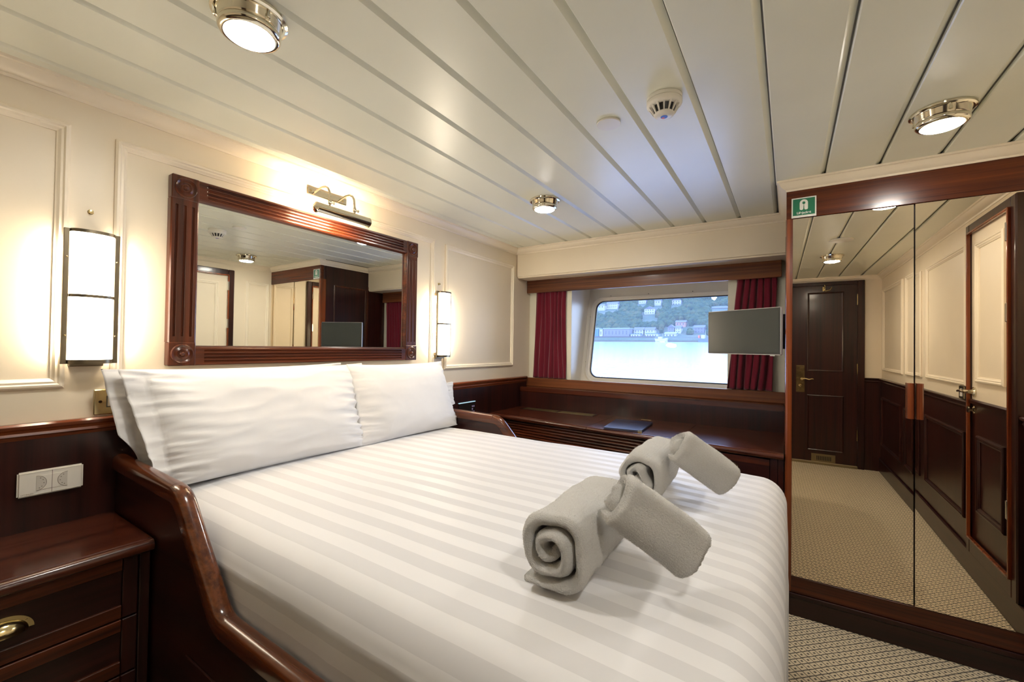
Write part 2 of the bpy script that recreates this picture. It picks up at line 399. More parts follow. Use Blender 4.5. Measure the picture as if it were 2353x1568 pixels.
# ------------------------------------------------------------------ door_1: white cabin door in the right wall
d1 = thing('door_1', 'white panelled door with dark lower half and nickel lever in the right wall', 'door', (XR, 1.89, 0), kind='structure')
y0, y1, z0, z1 = 1.62, 2.16, .23, 1.955
bm = bmesh.new()
abox(bm, (XR-.034, y0-.055, .14), (XR, y0, z1+.055), .006); abox(bm, (XR-.034, y1, .14), (XR, y1+.055, z1+.055), .006)
abox(bm, (XR-.034, y0, z1), (XR, y1, z1+.055), .006); abox(bm, (XR-.034, y0, .14), (XR, y1, z0), .006)
link('door_casing', bm, DZ, d1)
bm = bmesh.new(); abox(bm, (XR-.046, y0-.004, z0), (XR-.03, y0+.008, z1), .002); abox(bm, (XR-.046, y1-.008, z0), (XR-.03, y1+.004, z1), .002); abox(bm, (XR-.046, y0, z1-.008), (XR-.03, y1, z1+.004), .002); abox(bm, (XR-.046, y0, z0-.004), (XR-.03, y1, z0+.008), .002)
link('door_stop', bm, RDZ, d1)
box('door_leaf', (XR-.022, y0, .995), (XR-.004, y1, z1), CREAM, d1, .001, label='white upper half')
box('door_leaf', (XR-.022, y0, z0), (XR-.004, y1, .995), DZ, d1, .001, label='dark wooden lower half')
ringmould('door_moulding', (XR-.022, y0+.085, 1.11), (0, 1, 0), (0, 0, 1), (-1, 0, 0), y1-y0-.17, .77, MOULD, CREAM_TRIM, d1)
ringmould('door_moulding', (XR-.022, y0+.10, .40), (0, 1, 0), (0, 0, 1), (-1, 0, 0), y1-y0-.19, .42, MOULD, DZ, d1)
prism('door_rail', [(XR-.022, .985), (XR-.036, .990), (XR-.038, 1.005), (XR-.030, 1.012), (XR-.022, 1.012)], 'y', y0, y1, DY, d1)
hd = lathe('door_handle', (XR-.022, y0+.045, 1.055), (-1, 0, 0), [(.027, 0), (.027, .006), (.016, .012), (.011, .03), (.011, .048), (0, .05)], NICKEL, d1)
tube('lever', [(XR-.065, y0+.045, 1.055), (XR-.068, y0+.02, 1.056), (XR-.068, y0-.03, 1.054), (XR-.066, y0-.065, 1.05)], [.009, .009, .008, .006], NICKEL, hd)
lathe('thumb_turn', (XR-.022, y0+.045, .955), (-1, 0, 0), [(.022, 0), (.022, .005), (.010, .010), (.010, .022), (.018, .024), (.018, .030), (0, .032)], NICKEL, d1)
for z in (1.80, 1.42, .5):
    box('hinge', (XR-.050, y1-.012, z), (XR-.020, y1+.002, z+.09), CHROME, d1, .003)

# ------------------------------------------------------------------ door_2: dark door in the back wall
d2 = thing('door_2', 'dark mahogany cabin door with brass lock plate, hook and vent, mirrored in the wardrobe', 'door', (2.32, YB, 0), kind='structure')
bm = bmesh.new()
abox(bm, (1.92, YB, 0), (1.985, YB+.034, 2.05), .004); abox(bm, (2.645, YB, 0), (2.705, YB+.034, 2.05), .004); abox(bm, (1.985, YB, 2.01), (2.645, YB+.034, 2.05), .004)
link('door_casing', bm, DZ, d2)
box('door_leaf', (1.985, YB+.001, .03), (2.645, YB+.018, 2.01), DZ, d2, .001)
DM = [(0, 0), (0, .004), (.006, .007), (.012, .003), (.018, .002), (.018, 0)]
for z0_, z1_ in ((1.04, 1.935), (.15, .775)):
    ringmould('door_moulding', (2.195, YB+.018, z0_), (1, 0, 0), (0, 0, 1), (0, 1, 0), .33, z1_-z0_, DM, DZ, d2)
box('lock_plate', (2.088, YB+.018, .80), (2.170, YB+.022, 1.105), BRASS, d2, .001)
hd = lathe('door_handle', (2.145, YB+.022, .950), (0, 1, 0), [(.016, 0), (.014, .008), (.009, .012), (.009, .036), (0, .038)], BRASS, d2)
tube('lever', [(2.145, YB+.052, .950), (2.175, YB+.054, .958), (2.21, YB+.054, .948), (2.24, YB+.052, .958), (2.252, YB+.05, .952)], [.008, .008, .007, .006, .004], BRASS, hd)
lathe('thumb_turn', (2.128, YB+.022, .875), (0, 1, 0), [(.012, 0), (.010, .006), (.006, .01), (.006, .02), (.014, .022), (.012, .03), (0, .032)], BRASS, d2)
box('lock_cover', (2.092, YB+.022, .965), (2.166, YB+.028, 1.10), BRASS, d2, .002)
hk = box('coat_hook', (2.335, YB+.018, 1.945), (2.360, YB+.023, 2.0), BRASS, d2, .004)
tube('hook_prong', [(2.348, YB+.023, 1.985), (2.348, YB+.055, 1.975), (2.350, YB+.075, 1.995), (2.350, YB+.078, 2.01)], [.005, .005, .005, .007], BRASS, hk)
tube('hook_prong', [(2.348, YB+.023, 1.955), (2.36, YB+.05, 1.945), (2.40, YB+.065, 1.955), (2.415, YB+.068, 1.985)], [.005, .005, .005, .006], BRASS, hk)
bm = bmesh.new(); abox(bm, (2.235, YB+.018, .018), (2.455, YB+.022, .115), .001)
vt = link('floor_vent', bm, metal('dull_brass', (0.30, 0.24, 0.15), .35), d2)
bm = bmesh.new()
for k in range(9): abox(bm, (2.285+k*.0155, YB+.0215, .045), (2.292+k*.0155, YB+.0235, .092))
vs_ = link('vent_slots', bm, BLACKG, vt); vs_['kind'] = 'stuff'
box('threshold', (1.985, YB+.0, .0), (2.645, YB+.05, .03), metal('threshold_brass', (0.36, 0.30, 0.19), .4), d2, .004)
for z in (1.78, 1.02, .3):
    box('hinge', (2.640, YB+.018, z), (2.652, YB+.030, z+.12), BRASS, d2, .002)

# ------------------------------------------------------------------ wall mirror
mi_ = thing('wall_mirror', 'large wall mirror in a fluted mahogany frame above the bed', 'mirror', (0, 1.3625, 1.184))
MY0, MY1, MZ0, MZ1, FT = .738, 1.987, 1.183, 1.897, .034
SW, RW_, TRL = .088, .070, .074
def fluted(lo_a, hi_a, w0, w1, n, front, depth, axis, mat, name, inset, fw=.0075):
    """board along axis y or z with n flutes; w0..w1 the width in the other in-plane axis"""
    bm = bmesh.new(); back = .002
    W = w1-w0; pitch = W*0.6/(max(n-1, 1)); c0 = (w0+w1)/2 - pitch*(n-1)/2
    pts = [(w0, back), (w0, front-.005), (w0+.004, front)]
    for k in range(n):
        c = c0+k*pitch
        pts += [(c-fw/2-.001, front), (c-fw/4, front-.004), (c, front-.0052), (c+fw/4, front-.004), (c+fw/2+.001, front)]
    pts += [(w1-.004, front), (w1, front-.005), (w1, back)]
    flat = [(w0, back), (w0, front-.005), (w0+.004, front), (w1-.004, front), (w1, front-.005), (w1, back)]
    for (a, b_, pl) in ((lo_a, lo_a+inset, flat), (lo_a+inset, hi_a-inset, pts), (hi_a-inset, hi_a, flat)):
        if axis == 'z': aprism(bm, [(x, w) for w, x in pl], 'z', a, b_)
        else: aprism(bm, [(x, w) for w, x in pl], 'y', a, b_)
    return link(name, bm, mat, mi_)
fluted(MZ0+SW, MZ1-SW, MY0, MY0+SW, 3, FT, .03, 'z', WZ, 'stile', .022)
fluted(MZ0+SW, MZ1-SW, MY1-SW, MY1, 3, FT, .03, 'z', WZ, 'stile', .022)
fluted(MY0+SW, MY1-SW, MZ0, MZ0+RW_, 4, FT, .03, 'y', WY, 'rail', .03)
fluted(MY0+SW, MY1-SW, MZ1-TRL, MZ1, 4, FT, .03, 'y', WY, 'rail', .03)
for yy in (MY0, MY1-SW):
    for zz in (MZ0, MZ1-SW):
        cb = box('corner_block', (.002, yy, zz), (FT+.003, yy+SW, zz+SW), WZ, mi_, .003)
        lathe('rosette', (FT+.002, yy+SW/2, zz+SW/2), (1, 0, 0), [(.037, 0), (.037, .003), (.034, .006), (.030, .003), (.026, .001), (.022, .003), (.018, .005), (.014, .002), (.010, .002), (.008, .007), (.004, .010), (0, .011)], WZ, cb)
box('mirror_glass', (.004, MY0+SW-.006, MZ0+RW_-.006), (.012, MY1-SW+.006, MZ1-TRL+.006), MIRROR, mi_, 0)
ringmould('glass_bead', (.012, MY0+SW-.003, MZ0+RW_-.003), (0, 1, 0), (0, 0, 1), (1, 0, 0), MY1-MY0-2*SW+.006, MZ1-MZ0-RW_-TRL+.006, [(0, 0), (0, .020), (.004, .018), (.009, .004), (.009, 0)], WY, mi_)
for k in range(3):
    lathe('frame_pin', (FT, MY0+SW+.028, MZ1-.020-k*.015), (1, 0, 0), [(.0016, 0), (.0016, .001), (0, .0016)], CHROME, mi_, 8)

# ------------------------------------------------------------------ picture light
pl = thing('picture_light', 'brass picture light on two curved arms above the wall mirror', 'lamp', (0, 1.385, 2.0))
box('back_plate', (0, 1.282, 1.994), (.016, 1.492, 2.027), NICKEL, pl, .002)
for yy in (1.292, 1.318, 1.47): lathe('plate_screw', (.016, yy, 2.010), (1, 0, 0), [(.006, 0), (.005, .003), (0, .004)], BRASS, pl, 12)
TX, TZ, TY0, TY1 = .152, 1.892, 1.238, 1.522
for yy in (1.305, 1.440):
    arm = [(.016, yy, 1.998), (.05, yy, 2.008), (.085, yy, 2.016), (.115, yy, 2.015), (.135, yy, 2.003), (.147, yy, 1.985), (.150, yy, 1.960), (TX, yy, 1.914)]
    a_ = tube('arm', arm, .0052, NICKEL, pl, 10)
    lathe('arm_joint', (TX, yy, 1.925), (0, 0, 1), [(.008, 0), (.009, .003), (.009, .014), (.006, .018), (.006, .022), (0, .024)], NICKEL, a_, 16)
    bm = bmesh.new(); alathe(bm, (TX, yy+.008, 1.933), (0, 1, 0), [(.003, 0), (.003, .010), (.007, .011), (.007, .014), (0, .0145)], 12)
    link('thumb_screw', bm, NICKEL, a_, True)
bm = bmesh.new(); pr_ = []
R1, R2 = .0245, .0230
for k in range(25):
    a = math.radians(-72 + k*(192.0/24)); pr_.append((TX+R1*math.cos(a), TZ+R1*math.sin(a)))
for k in range(24, -1, -1):
    a = math.radians(-72 + k*(192.0/24)); pr_.append((TX+R2*math.cos(a), TZ+R2*math.sin(a)))
aprism(bm, pr_, 'y', TY0, TY1); auto_smooth(link('shade', bm, NICKEL, pl))
for yy, dd in ((TY0, -1), (TY1, 1)):
    lathe('shade_cap', (TX, yy, TZ), (0, dd, 0), [(.0252, -.004), (.0252, .001), (.020, .006), (.008, .009), (.004, .013), (0, .014)], NICKEL, pl, 24)
for yy in (1.30, 1.405):
    lathe('bulb', (TX, yy-.045, TZ-.002), (0, 1, 0), [(.0, 0), (.007, .003), (.009, .01), (.009, .08), (.007, .087), (0, .09)], BULB, pl, 14)

# ------------------------------------------------------------------ sconces
def sconce(yc, label):
    s = thing('wall_sconce', label, 'wall lamp', (0, yc, 1.412), 'curved glass sconces beside the wall mirror')
    z0, z1, hw = 1.198, 1.626, .067
    box('back_box', (0, yc-.045, z0+.01), (.042, yc+.045, z1-.01), BRONZE, s, .002)
    bm = bmesh.new()
    abox(bm, (.038, yc-hw, z0), (.050, yc-hw+.013, z1), .001); abox(bm, (.038, yc+hw-.013, z0), (.050, yc+hw, z1), .001)
    for (za, zb) in ((z0, z0+.013), (z1-.010, z1)):
        P = [(.038, yc-hw+.012)] + [(.046+.034*math.sin(PI*k/16)**.8, yc-(hw-.013)*math.cos(PI*k/16)) for k in range(17)] + [(.038, yc+hw-.012)]
        aprism(bm, P, 'z', za, zb)
    auto_smooth(link('frame', bm, BRONZE, s))
    bm = bmesh.new(); P = [(.043, yc-hw+.0135)] + [(.044+.032*math.sin(PI*k/20)**.8, yc-(hw-.0145)*math.cos(PI*k/20)) for k in range(21)] + [(.043, yc+hw-.0135)]
    aprism(bm, P, 'z', z0+.013, z1-.010); auto_smooth(link('glass_shade', bm, SGLASS, s))
    bm = bmesh.new(); P1 = [(.046+.0345*math.sin(PI*k/20)**.8, yc-(hw-.0135)*math.cos(PI*k/20)) for k in range(21)]
    P2 = [(.044+.031*math.sin(PI*k/20)**.8, yc-(hw-.015)*math.cos(PI*k/20)) for k in range(20, -1, -1)]
    aprism(bm, P1+P2, 'z', 1.410, 1.419); auto_smooth(link('glass_band', bm, BRONZE, s))
    for yy in (-.056, .056): lathe('tube_lamp', (.024, yc+yy, z0+.03), (0, 0, 1), [(0, 0), (.005, .002), (.005, z1-z0-.062), (0, z1-z0-.06)], TUBEM, s, 10)
    box('bracket', (0, yc-.042, z0-.010), (.020, yc+.040, z0), BRONZE, s, .002)
    for yy in (-hw+.007, hw-.007):
        for zz in (z0+.09, z1-.09): lathe('frame_screw', (.050, yc+yy, zz), (1, 0, 0), [(.003, 0), (.002, .002), (0, .0025)], BRASS, s, 10)
    return s
sconce(.5275, 'bronze framed curved glass sconce on the wall left of the mirror')
sconce(2.218, 'bronze framed curved glass sconce right of the mirror, nearer the window')
for yy, zz, l in ((.530, 1.699, 'small brass stud on the wall above the left sconce'), (2.213, 1.680, 'small brass stud on the wall above the right sconce')):
    o = lathe('wall_stud', (0, yy, zz), (1, 0, 0), [(.008, 0), (.008, .002), (.005, .003), (.005, .006), (.0065, .007), (.0055, .011), (0, .012)], BRASS, None, 16)
    prop(o, l, 'stud', 'brass studs above the sconces')

# ------------------------------------------------------------------ switches and sockets
s = thing('switch_plate', 'polished brass switch plate with white rocker, half hidden by the left pillows', 'switch', (0, .60, 1.066))
box('plate', (.0, .549, 1.024), (.008, .637, 1.108), BRASS, s, .002)
box('rocker', (.008, .583, 1.050), (.012, .600, 1.083), WHITEP, s, .002)
box('rocker_frame', (.007, .580, 1.047), (.0095, .603, 1.086), plain('grey_surround', (.12, .12, .12), .4), s, .001)
lathe('screw', (.008, .565, 1.067), (1, 0, 0), [(.0045, 0), (.0045, .0012), (0, .0012)], metal('dark_screw', (.08, .05, .03), .4), s, 14)
s = thing('wall_socket', 'white double wall socket on dark wainscot above the bedside cabinet', 'socket', (.01, .454, .834))
box('plate', (.010, .3825, .796), (.022, .5255, .872), WHITEP, s, .004, 2)
ringmould('plate_line', (.022, .3865, .800), (0, 1, 0), (0, 0, 1), (1, 0, 0), .135, .068, [(0, 0), (0, .0007), (.0008, .0007), (.0008, 0)], WHITEP2, s)
for yf, sg in ((.4215, 1), (.4885, -1)):
    box('module', (.0215, min(yf, .4545), .812), (.0230, max(yf, .4555), .856), WHITEP, s, .0005)
    pts = [(yf+sg*.0215*math.cos(a_), .834+.0225*math.sin(a_)) for a_ in [-PI/2+PI*i/16 for i in range(17)]]
    prism('outlet', pts, 'x', .0230, .0234, WHITEP2, s)
    bm = bmesh.new()
    atube(bm, [(.0236, y_, z_) for y_, z_ in pts], .0005, 5)
    for a_ in (-1.15, -.75, -.1, .5, 1.0): alathe(bm, (.0234, yf+sg*.016*math.cos(a_), .834+.017*math.sin(a_)), (1, 0, 0), [(.0013, 0), (.0013, .0003), (0, .0003)], 8)
    ph_ = link('outlet_marks', bm, plain('socket_grey', (.16, .14, .11), .5), s); ph_['kind'] = 'stuff'
box('centre_gap', (.0225, .4546, .800), (.0232, .4554, .868), plain('socket_gap', (.10, .08, .06), .6), s, 0)
SOCK = s
s = thing('glass_socket', 'dark glass socket panel with a painted blue glint on its top edge, beside the right pillows', 'socket', (.01, 2.53, .80))
box('plate', (.010, 2.42, .775), (.016, 2.605, .868), plain('dark_glass_plate', (.015, .013, .014), .08), s, .001)
box('edge_strip', (.010, 2.42, .866), (.018, 2.606, .871), emit('painted_edge_glint', (.25, .75, 1.0), .5), s, 0)  # faint emission paints the highlight along the edge, no lamp here
bm = bmesh.new()
for q, (a, z) in enumerate(((2.572, .835), (2.572, .815), (2.572, .795), (2.590, .835), (2.590, .795))):
    abox(bm, (.016, a-.006, z-.006), (.0175, a+.006, z+.006), .001)
bk = link('button_marks', bm, plain('lilac_marks', (.35, .30, .55), .4), s); bk['kind'] = 'stuff'
s = thing('light_switch', 'small dark light switch with white rocker beside the white door', 'switch', (XR, 1.405, 1.03))
box('plate', (XR-.010, 1.355, .992), (XR, 1.450, 1.072), BLACKP, s, .003)
ringmould('plate_edge', (XR-.010, 1.358, .995), (0, 1, 0), (0, 0, 1), (-1, 0, 0), .089, .074, [(0, 0), (0, .002), (.004, .002), (.004, 0)], BRASS, s)
prism('rocker', [(1.386, 1.008), (1.412, 1.008), (1.407, 1.054), (1.391, 1.054)], 'x', XR-.015, XR-.010, WHITEP, s)

# ------------------------------------------------------------------ ceiling fittings
def ceiling_light(x, y, label, s_=1.0, rot=0):
    t = thing('ceiling_light', label, 'ceiling lamp', (x, y, H), 'round nickel ceiling lamps')
    lathe('rim', (x, y, H), (0, 0, -1), [(.083, 0), (.086, .003), (.085, .008), (.079, .011), (.074, .010), (.072, .014), (.070, .030), (.068, .034), (.070, .038), (.070, .045), (.067, .050), (.061, .053), (.056, .053), (.056, .048), (.050, .046)], NICKEL, t, 48)
    lathe('lens', (x, y, H-.046), (0, 0, -1), [(.0575, 0), (.0575, .006), (.052, .010), (.035, .014), (.015, .016), (0, .0165)], LENS, t, 40)
    for k in range(3):
        a = rot+k*2*PI/3; c = (x+.072*math.cos(a), y+.072*math.sin(a), H-.008)
        lathe('clamp_screw', c, (0, 0, -1), [(.004, 0), (.004, .012), (.0055, .013), (.0055, .020), (0, .022)], NICKEL, t, 12)
ceiling_light(.800, .640, 'large nearest round nickel ceiling lamp, at the top left', rot=2.2)
ceiling_light(.790, 2.215, 'round nickel ceiling lamp above the bed, smallest, near the far end of the mirror')
ceiling_light(2.385, 2.120, 'round nickel ceiling lamp in front of the wardrobe doors', rot=.6)
ceiling_light(2.30, .50, 'round nickel ceiling lamp seen only mirrored in the wardrobe door')
for (x, y, l) in ((1.389, 1.603, 'flat white round blanking disc on the ceiling beside the smoke detector'), (2.30, 1.12, 'flat round ceiling disc seen only mirrored in the wardrobe door')):
    r_ = .043 if x < 2 else .075
    o = lathe('ceiling_disc', (x, y, H), (0, 0, -1), [(r_*.93, 0), (r_*.93, .002), (r_, .003), (r_, .007), (r_*.97, .008), (0, .009)], WHITEP, None, 36)
    prop(o, l, 'ceiling disc', 'round blanking discs on the ceiling')
t = thing('smoke_detector', 'white slotted smoke detector on the ceiling planks', 'smoke detector', (1.600, 1.550, H))
SX, SY = 1.600, 1.550
lathe('base', (SX, SY, H), (0, 0, -1), [(.052, 0), (.056, .001), (.056, .012), (.054, .0125), (.054, .0135), (.056, .014), (.056, .022), (.054, .027), (.048, .031), (0, .031)], WHITEP, t, 48)
lathe('sensor_core', (SX, SY, H-.030), (0, 0, -1), [(.037, 0), (.031, .022), (0, .022)], BLACKP, t, 32)
lathe('sensor_cap', (SX, SY, H-.052), (0, 0, -1), [(.031, 0), (.033, .003), (.031, .006), (.022, .010), (0, .011)], WHITEP, t, 36)
for k in range(14):
    a = 2*PI*k/14; c, s_ = math.cos(a), math.sin(a); bm = bmesh.new()
    pr2 = [(.051, -.027), (.034, -.055), (.030, -.055), (.044, -.027)]
    vs = []
    for sg in (-1, 1):
        for r_, dz in pr2:
            w_ = .0034 if r_ > .04 else .0018
            vs.append(bm.verts.new((SX+r_*c-sg*w_*s_, SY+r_*s_+sg*w_*c, H+dz)))
    for f in ((0, 1, 2, 3), (7, 6, 5, 4), (0, 4, 5, 1), (1, 5, 6, 2), (2, 6, 7, 3), (3, 7, 4, 0)): bm.faces.new([vs[i] for i in f])
    link('fin', bm, WHITEP, t)
prism('mark', [(SX+.011*math.cos(a), SY+.011*math.sin(a)) for a in [2*PI*k/18 for k in range(18)]], 'z', H-.0636, H-.0628, plain('blue_mark', (.05, .12, .55), .4), t)
prism('mark', [(SX-.004+.005*math.cos(a), SY+.004+.005*math.sin(a)) for a in [2*PI*k/14 for k in range(14)]], 'z', H-.0640, H-.0634, plain('red_mark', (.65, .15, .12), .4), t)

# ------------------------------------------------------------------ bedside cabinet
def nose(front, top, th=.034):
    """section (depth, z) of a worktop whose front edge is rounded and beaded"""
    P = [(0, top-th), (0, top), (front-.030, top), (front-.028, top-.0025), (front-.024, top-.0025), (front-.022, top)]
    for k in range(9):
        a = PI/2 - PI*k/8; P.append((front-.017+.017*math.cos(a), top-th/2+(th/2)*math.sin(a)))
    return P
bs = thing('bedside_cabinet', 'dark mahogany bedside cabinet with moulded top at the left edge', 'cabinet', (.19, .3, 0))
prism('worktop', [(x, z) for x, z in nose(.388, .690)], 'y', -.02, .603, MY, bs, True)
bm = bmesh.new(); abox(bm, (.012, -.01, .0), (.345, .602, .655), 0); link('carcass', bm, DZ, bs)
box('stile', (.345, .578, .0), (.357, .603, .654), DZ, bs, .002)
for (za, zb) in ((.482, .654), (.323, .477), (.10, .318)): box('stile', (.345, .541, za), (.356, .575, zb), DZ, bs, .002)
box('stile', (.345, -.01, .0), (.357, .080, .654), DZ, bs, .002)
def cup(par, c, ax, w, mat=BRASS):
    """brass cup pull: quarter shell on a flange; ax = outward unit (x or y)"""
    C0 = Vector(c); N = Vector(ax); S = Vector((0, 0, 1)).cross(N) ; Z = Vector((0, 0, 1)); bm = bmesh.new(); rows = []
    for i in range(9):
        th = (PI/2)*i/8; row = []
        for j in range(17):
            a = PI*j/16
            r = math.sin(th) if i < 8 else 1.0
            u = -math.cos(a)*w/2*(.35+.65*math.sin(th)) if i else 0
            row.append(None)
        rows.append(row)
    # outer shell: ellipsoid quarter (y>=0 top, outwards)
    def shell(s_, off):
        G = []
        for i in range(10):
            el = (PI/2)*i/9
            G.append([bm.verts.new(C0 + S*(-math.cos(a)*w*.46*s_) + Z*(math.sin(a)*math.cos(el)*.032*s_ - .014) + N*(math.sin(a)*math.sin(el)*.026*s_+off)) for a in [PI*j/18 for j in range(19)]])
        for A, B in zip(G, G[1:]):
            for j in range(18):
                try: bm.faces.new((A[j], A[j+1], B[j+1], B[j]))
                except ValueError: pass
        return G
    g1 = shell(1.0, .002); g2 = shell(.90, .001)
    for j in range(18): bm.faces.new((g1[-1][j], g1[-1][j+1], g2[-1][j+1], g2[-1][j]))
    bmesh.ops.remove_doubles(bm, verts=bm.verts, dist=1e-5)
    # flange
    fl_o = [(-math.cos(a)*w*.56, math.sin(a)*.042-.014) for a in [PI*j/20 for j in range(21)]]
    fl_i = [(-math.cos(a)*w*.46, math.sin(a)*.031-.014) for a in [PI*j/20 for j in range(21)]]
    V0 = [bm.verts.new(C0+S*u+Z*v+N*.0032) for u, v in fl_o]; V1 = [bm.verts.new(C0+S*u+Z*v+N*.0032) for u, v in fl_i]; V2 = [bm.verts.new(C0+S*u+Z*v) for u, v in fl_o]
    for j in range(20): bm.faces.new((V0[j], V0[j+1], V1[j+1], V1[j])); bm.faces.new((V2[j], V2[j+1], V0[j+1], V0[j]))
    for j in (4, 16): alathe(bm, C0+S*((fl_o[j][0]+fl_i[j][0])/2)+Z*((fl_o[j][1]+fl_i[j][1])/2)+N*.003, N, [(.002, 0), (.001, .001), (0, .0012)], 8)
    bmesh.ops.recalc_face_normals(bm, faces=bm.faces)
    o = link('handle', bm, mat, par); auto_smooth(o, 50); return o
for (za, zb, hh) in ((.484, .652, True), (.325, .479, False), (.10, .320, False)):
    dr = box('drawer', (.345, .084, za), (.352, .538, zb), DY, bs, .0)
    for (zc, zd, fl_) in ((zb-.034, zb, 0), (za, za+.036, 1)):
        bz = [(.350, zc), (.350, zd), (.3575, zd), (.3590, zd-.002), (.3590, zc+.002), (.3575, zc)]
        prism('drawer_rail', [(x, z) for x, z in bz], 'y', .084, .538, WY, dr)
    if hh: cup(dr, (.352, .318, .568), (1, 0, 0), .095)

# ------------------------------------------------------------------ bed
bed = thing('bed', 'built-in mahogany bed base with sloping rounded side boards', 'bed', (.97, 1.39, 0))
def board(yo, yi, n):
    PT = [(.012, .852), (.525, .838), (.775, .572), (1.935, .562)]
    poly = [(.012, .02)] + PT + [(1.935, .02)]
    bm = bmesh.new(); aprism(bm, [(x, z) for x, z in poly], 'y', yo, yi); link('side_board', bm, DX, bed)
    yc = (yo+yi)/2; cw, ch = .0225, .020
    sec = []
    for k in range(21):
        a = PI*k/20; sec.append((cw*math.cos(a), .004+ch*abs(math.sin(a))**.75))
    sec += [(-cw, -.020), (-cw+.004, -.026), (cw-.004, -.026), (cw, -.020)]
    def smooth_path(P):
        out = []
        for i, p_ in enumerate(P):
            if 0 < i < len(P)-1:
                a, b_, c = Vector(P[i-1]), Vector(p_), Vector(P[i+1]); r_ = .040
                s_ = b_+(a-b_).normalized()*r_; e_ = b_+(c-b_).normalized()*r_
                for k in range(9):
                    t_ = k/8; out.append(s_*(1-t_)**2+b_*2*t_*(1-t_)+e_*t_**2)
            else: out.append(Vector(p_))
        return out
    pth = [Vector((x, yc, z+.006)) for x, z in PT]; sp_ = smooth_path(pth)
    # three lengths of capping, joined with fine lines
    i1 = 1+2; i2 = 1+9+7
    for seg_ in (sp_[:2], sp_[1:18], sp_[17:] if len(sp_) > 18 else sp_[-2:]):
        bm = bmesh.new(); s2 = [Vector(q) for q in seg_]
        s2[0] = s2[0]+(s2[1]-s2[0]).normalized()*.0006
        atube(bm, s2, 1, prof=sec); o = link('capping', bm, WX2, bed); auto_smooth(o, 40)
WX2 = wood('capping_mahogany', (0.045, 0.010, 0.0035), (0.13, 0.036, 0.011), 'x', 0.20, 0.7, 30)
board(.608, .634, 0); board(2.166, 2.192, 1)
box('foot_board', (1.86, .634, .02), (1.885, 2.166, .55), DY, bed, .002)
box('slat_base', (.02, .640, .40), (1.84, 2.160, .52), DX, bed, .002)
bm = bmesh.new(); abox(bm, (.606, .6025, .10), (1.40, .608, .440), .001)
dr = link('drawer', bm, DX, bed)

# mattress sheet
def sheet():
    bm = bmesh.new(); uvl = bm.loops.layers.uv.new('cloth')
    X0, X1, Y0, Y1, TOP = .020, 1.945, .652, 2.150, .778
    r = .085; xc, yc = (X0+X1)/2, (Y0+Y1)/2; hx, hy = (X1-X0)/2, (Y1-Y0)/2
    na, nb = 150, 170; dropy = .20; dropx = .42
    vs = []; uvs = {}
    Lyl = hy - r + r*PI/2 + dropy
    Lx0 = hx - r + r*PI/2; Lx1 = hx - r + r*PI/2 + dropx
    for i in range(na+1):
        a = -Lyl + 2*Lyl*i/na; row = []
        for j in range(nb+1):
            b_ = -Lx0 + (Lx0+Lx1)*j/nb
            ry = r*1.25 if a < 0 else r
            ex = max(abs(b_)-(hx-r), 0)*(1 if b_ > 0 else -1); ey = max(abs(a)-(hy-r), 0)*(1 if a > 0 else -1)
            L = math.hypot(ex, ey); ix = max(-(hx-r), min(hx-r, b_)); iy = max(-(hy-r), min(hy-r, a))
            if L > 1e-9:
                dx, dy = ex/L, ey/L
                if L < r*PI/2: o_ = r*math.sin(L/r); dz = r*(1-math.cos(L/r))
                else: o_ = r; dz = r + (L-r*PI/2)
            else: dx = dy = 0; o_ = dz = 0
            x = xc+ix+dx*o_; y = yc+iy+dy*o_; z = TOP-dz
            # soft crown and billow
            cu, cv = (x-xc)/hx, (y-yc)/hy
            crown = .016*(1-abs(cu)**3)*(1-abs(cv)**2.2) - .018*max(0, cv*-1)**6 - .014*max(0, cu)**5
            z += crown*(1 if dz < r else .4)
            nval = noise.noise(Vector((b_*3.1, a*3.3, 1.7)))*.0035 + noise.noise(Vector((b_*9, a*7, 4.1)))*.0012
            z += nval*(1 if dz < r else .2)
            if dz > r*.4:      # hanging cloth ripples
                w_ = min(1, (dz-r*.4)/.15)
                rip = noise.noise(Vector((b_*14 if abs(dy) > abs(dx) else a*12, dz*3.0, 7.7)))*.010*w_ + noise.noise(Vector((b_*34 if abs(dy) > abs(dx) else a*10, dz*2.0, 2.2)))*.003*w_
                if abs(dy) > abs(dx): rip *= .4; rip -= .006*w_*0
                x += dx*rip; y += dy*rip
                if dx > .5 : x = min(x, 1.952)
                y = max(y, .640); y = min(y, 2.160)
            v = bm.verts.new((x, y, z)); row.append(v); uvs[v] = (b_+xc, a+yc)
        vs.append(row)
    for i in range(na):
        for j in range(nb):
            f = bm.faces.new((vs[i][j], vs[i+1][j], vs[i+1][j+1], vs[i][j+1])); f.smooth = True
            for lp in f.loops: lp[uvl].uv = uvs[lp.vert]
    return bm
bm = sheet()
sh = link('bed_sheet', bm, SHEET, None, True); prop(sh, 'white satin-striped sheet stretched over the mattress, hanging at the foot', 'bed sheet')
so_ = sh.modifiers.new('thickness', 'SOLIDIFY'); so_.thickness = .004; so_.offset = -1
mt = box('mattress', (.03, .665, .525), (1.86, 2.140, .66), COTTON, bev=.03, seg=3); prop(mt, 'thick white mattress inside the striped sheet', 'mattress')

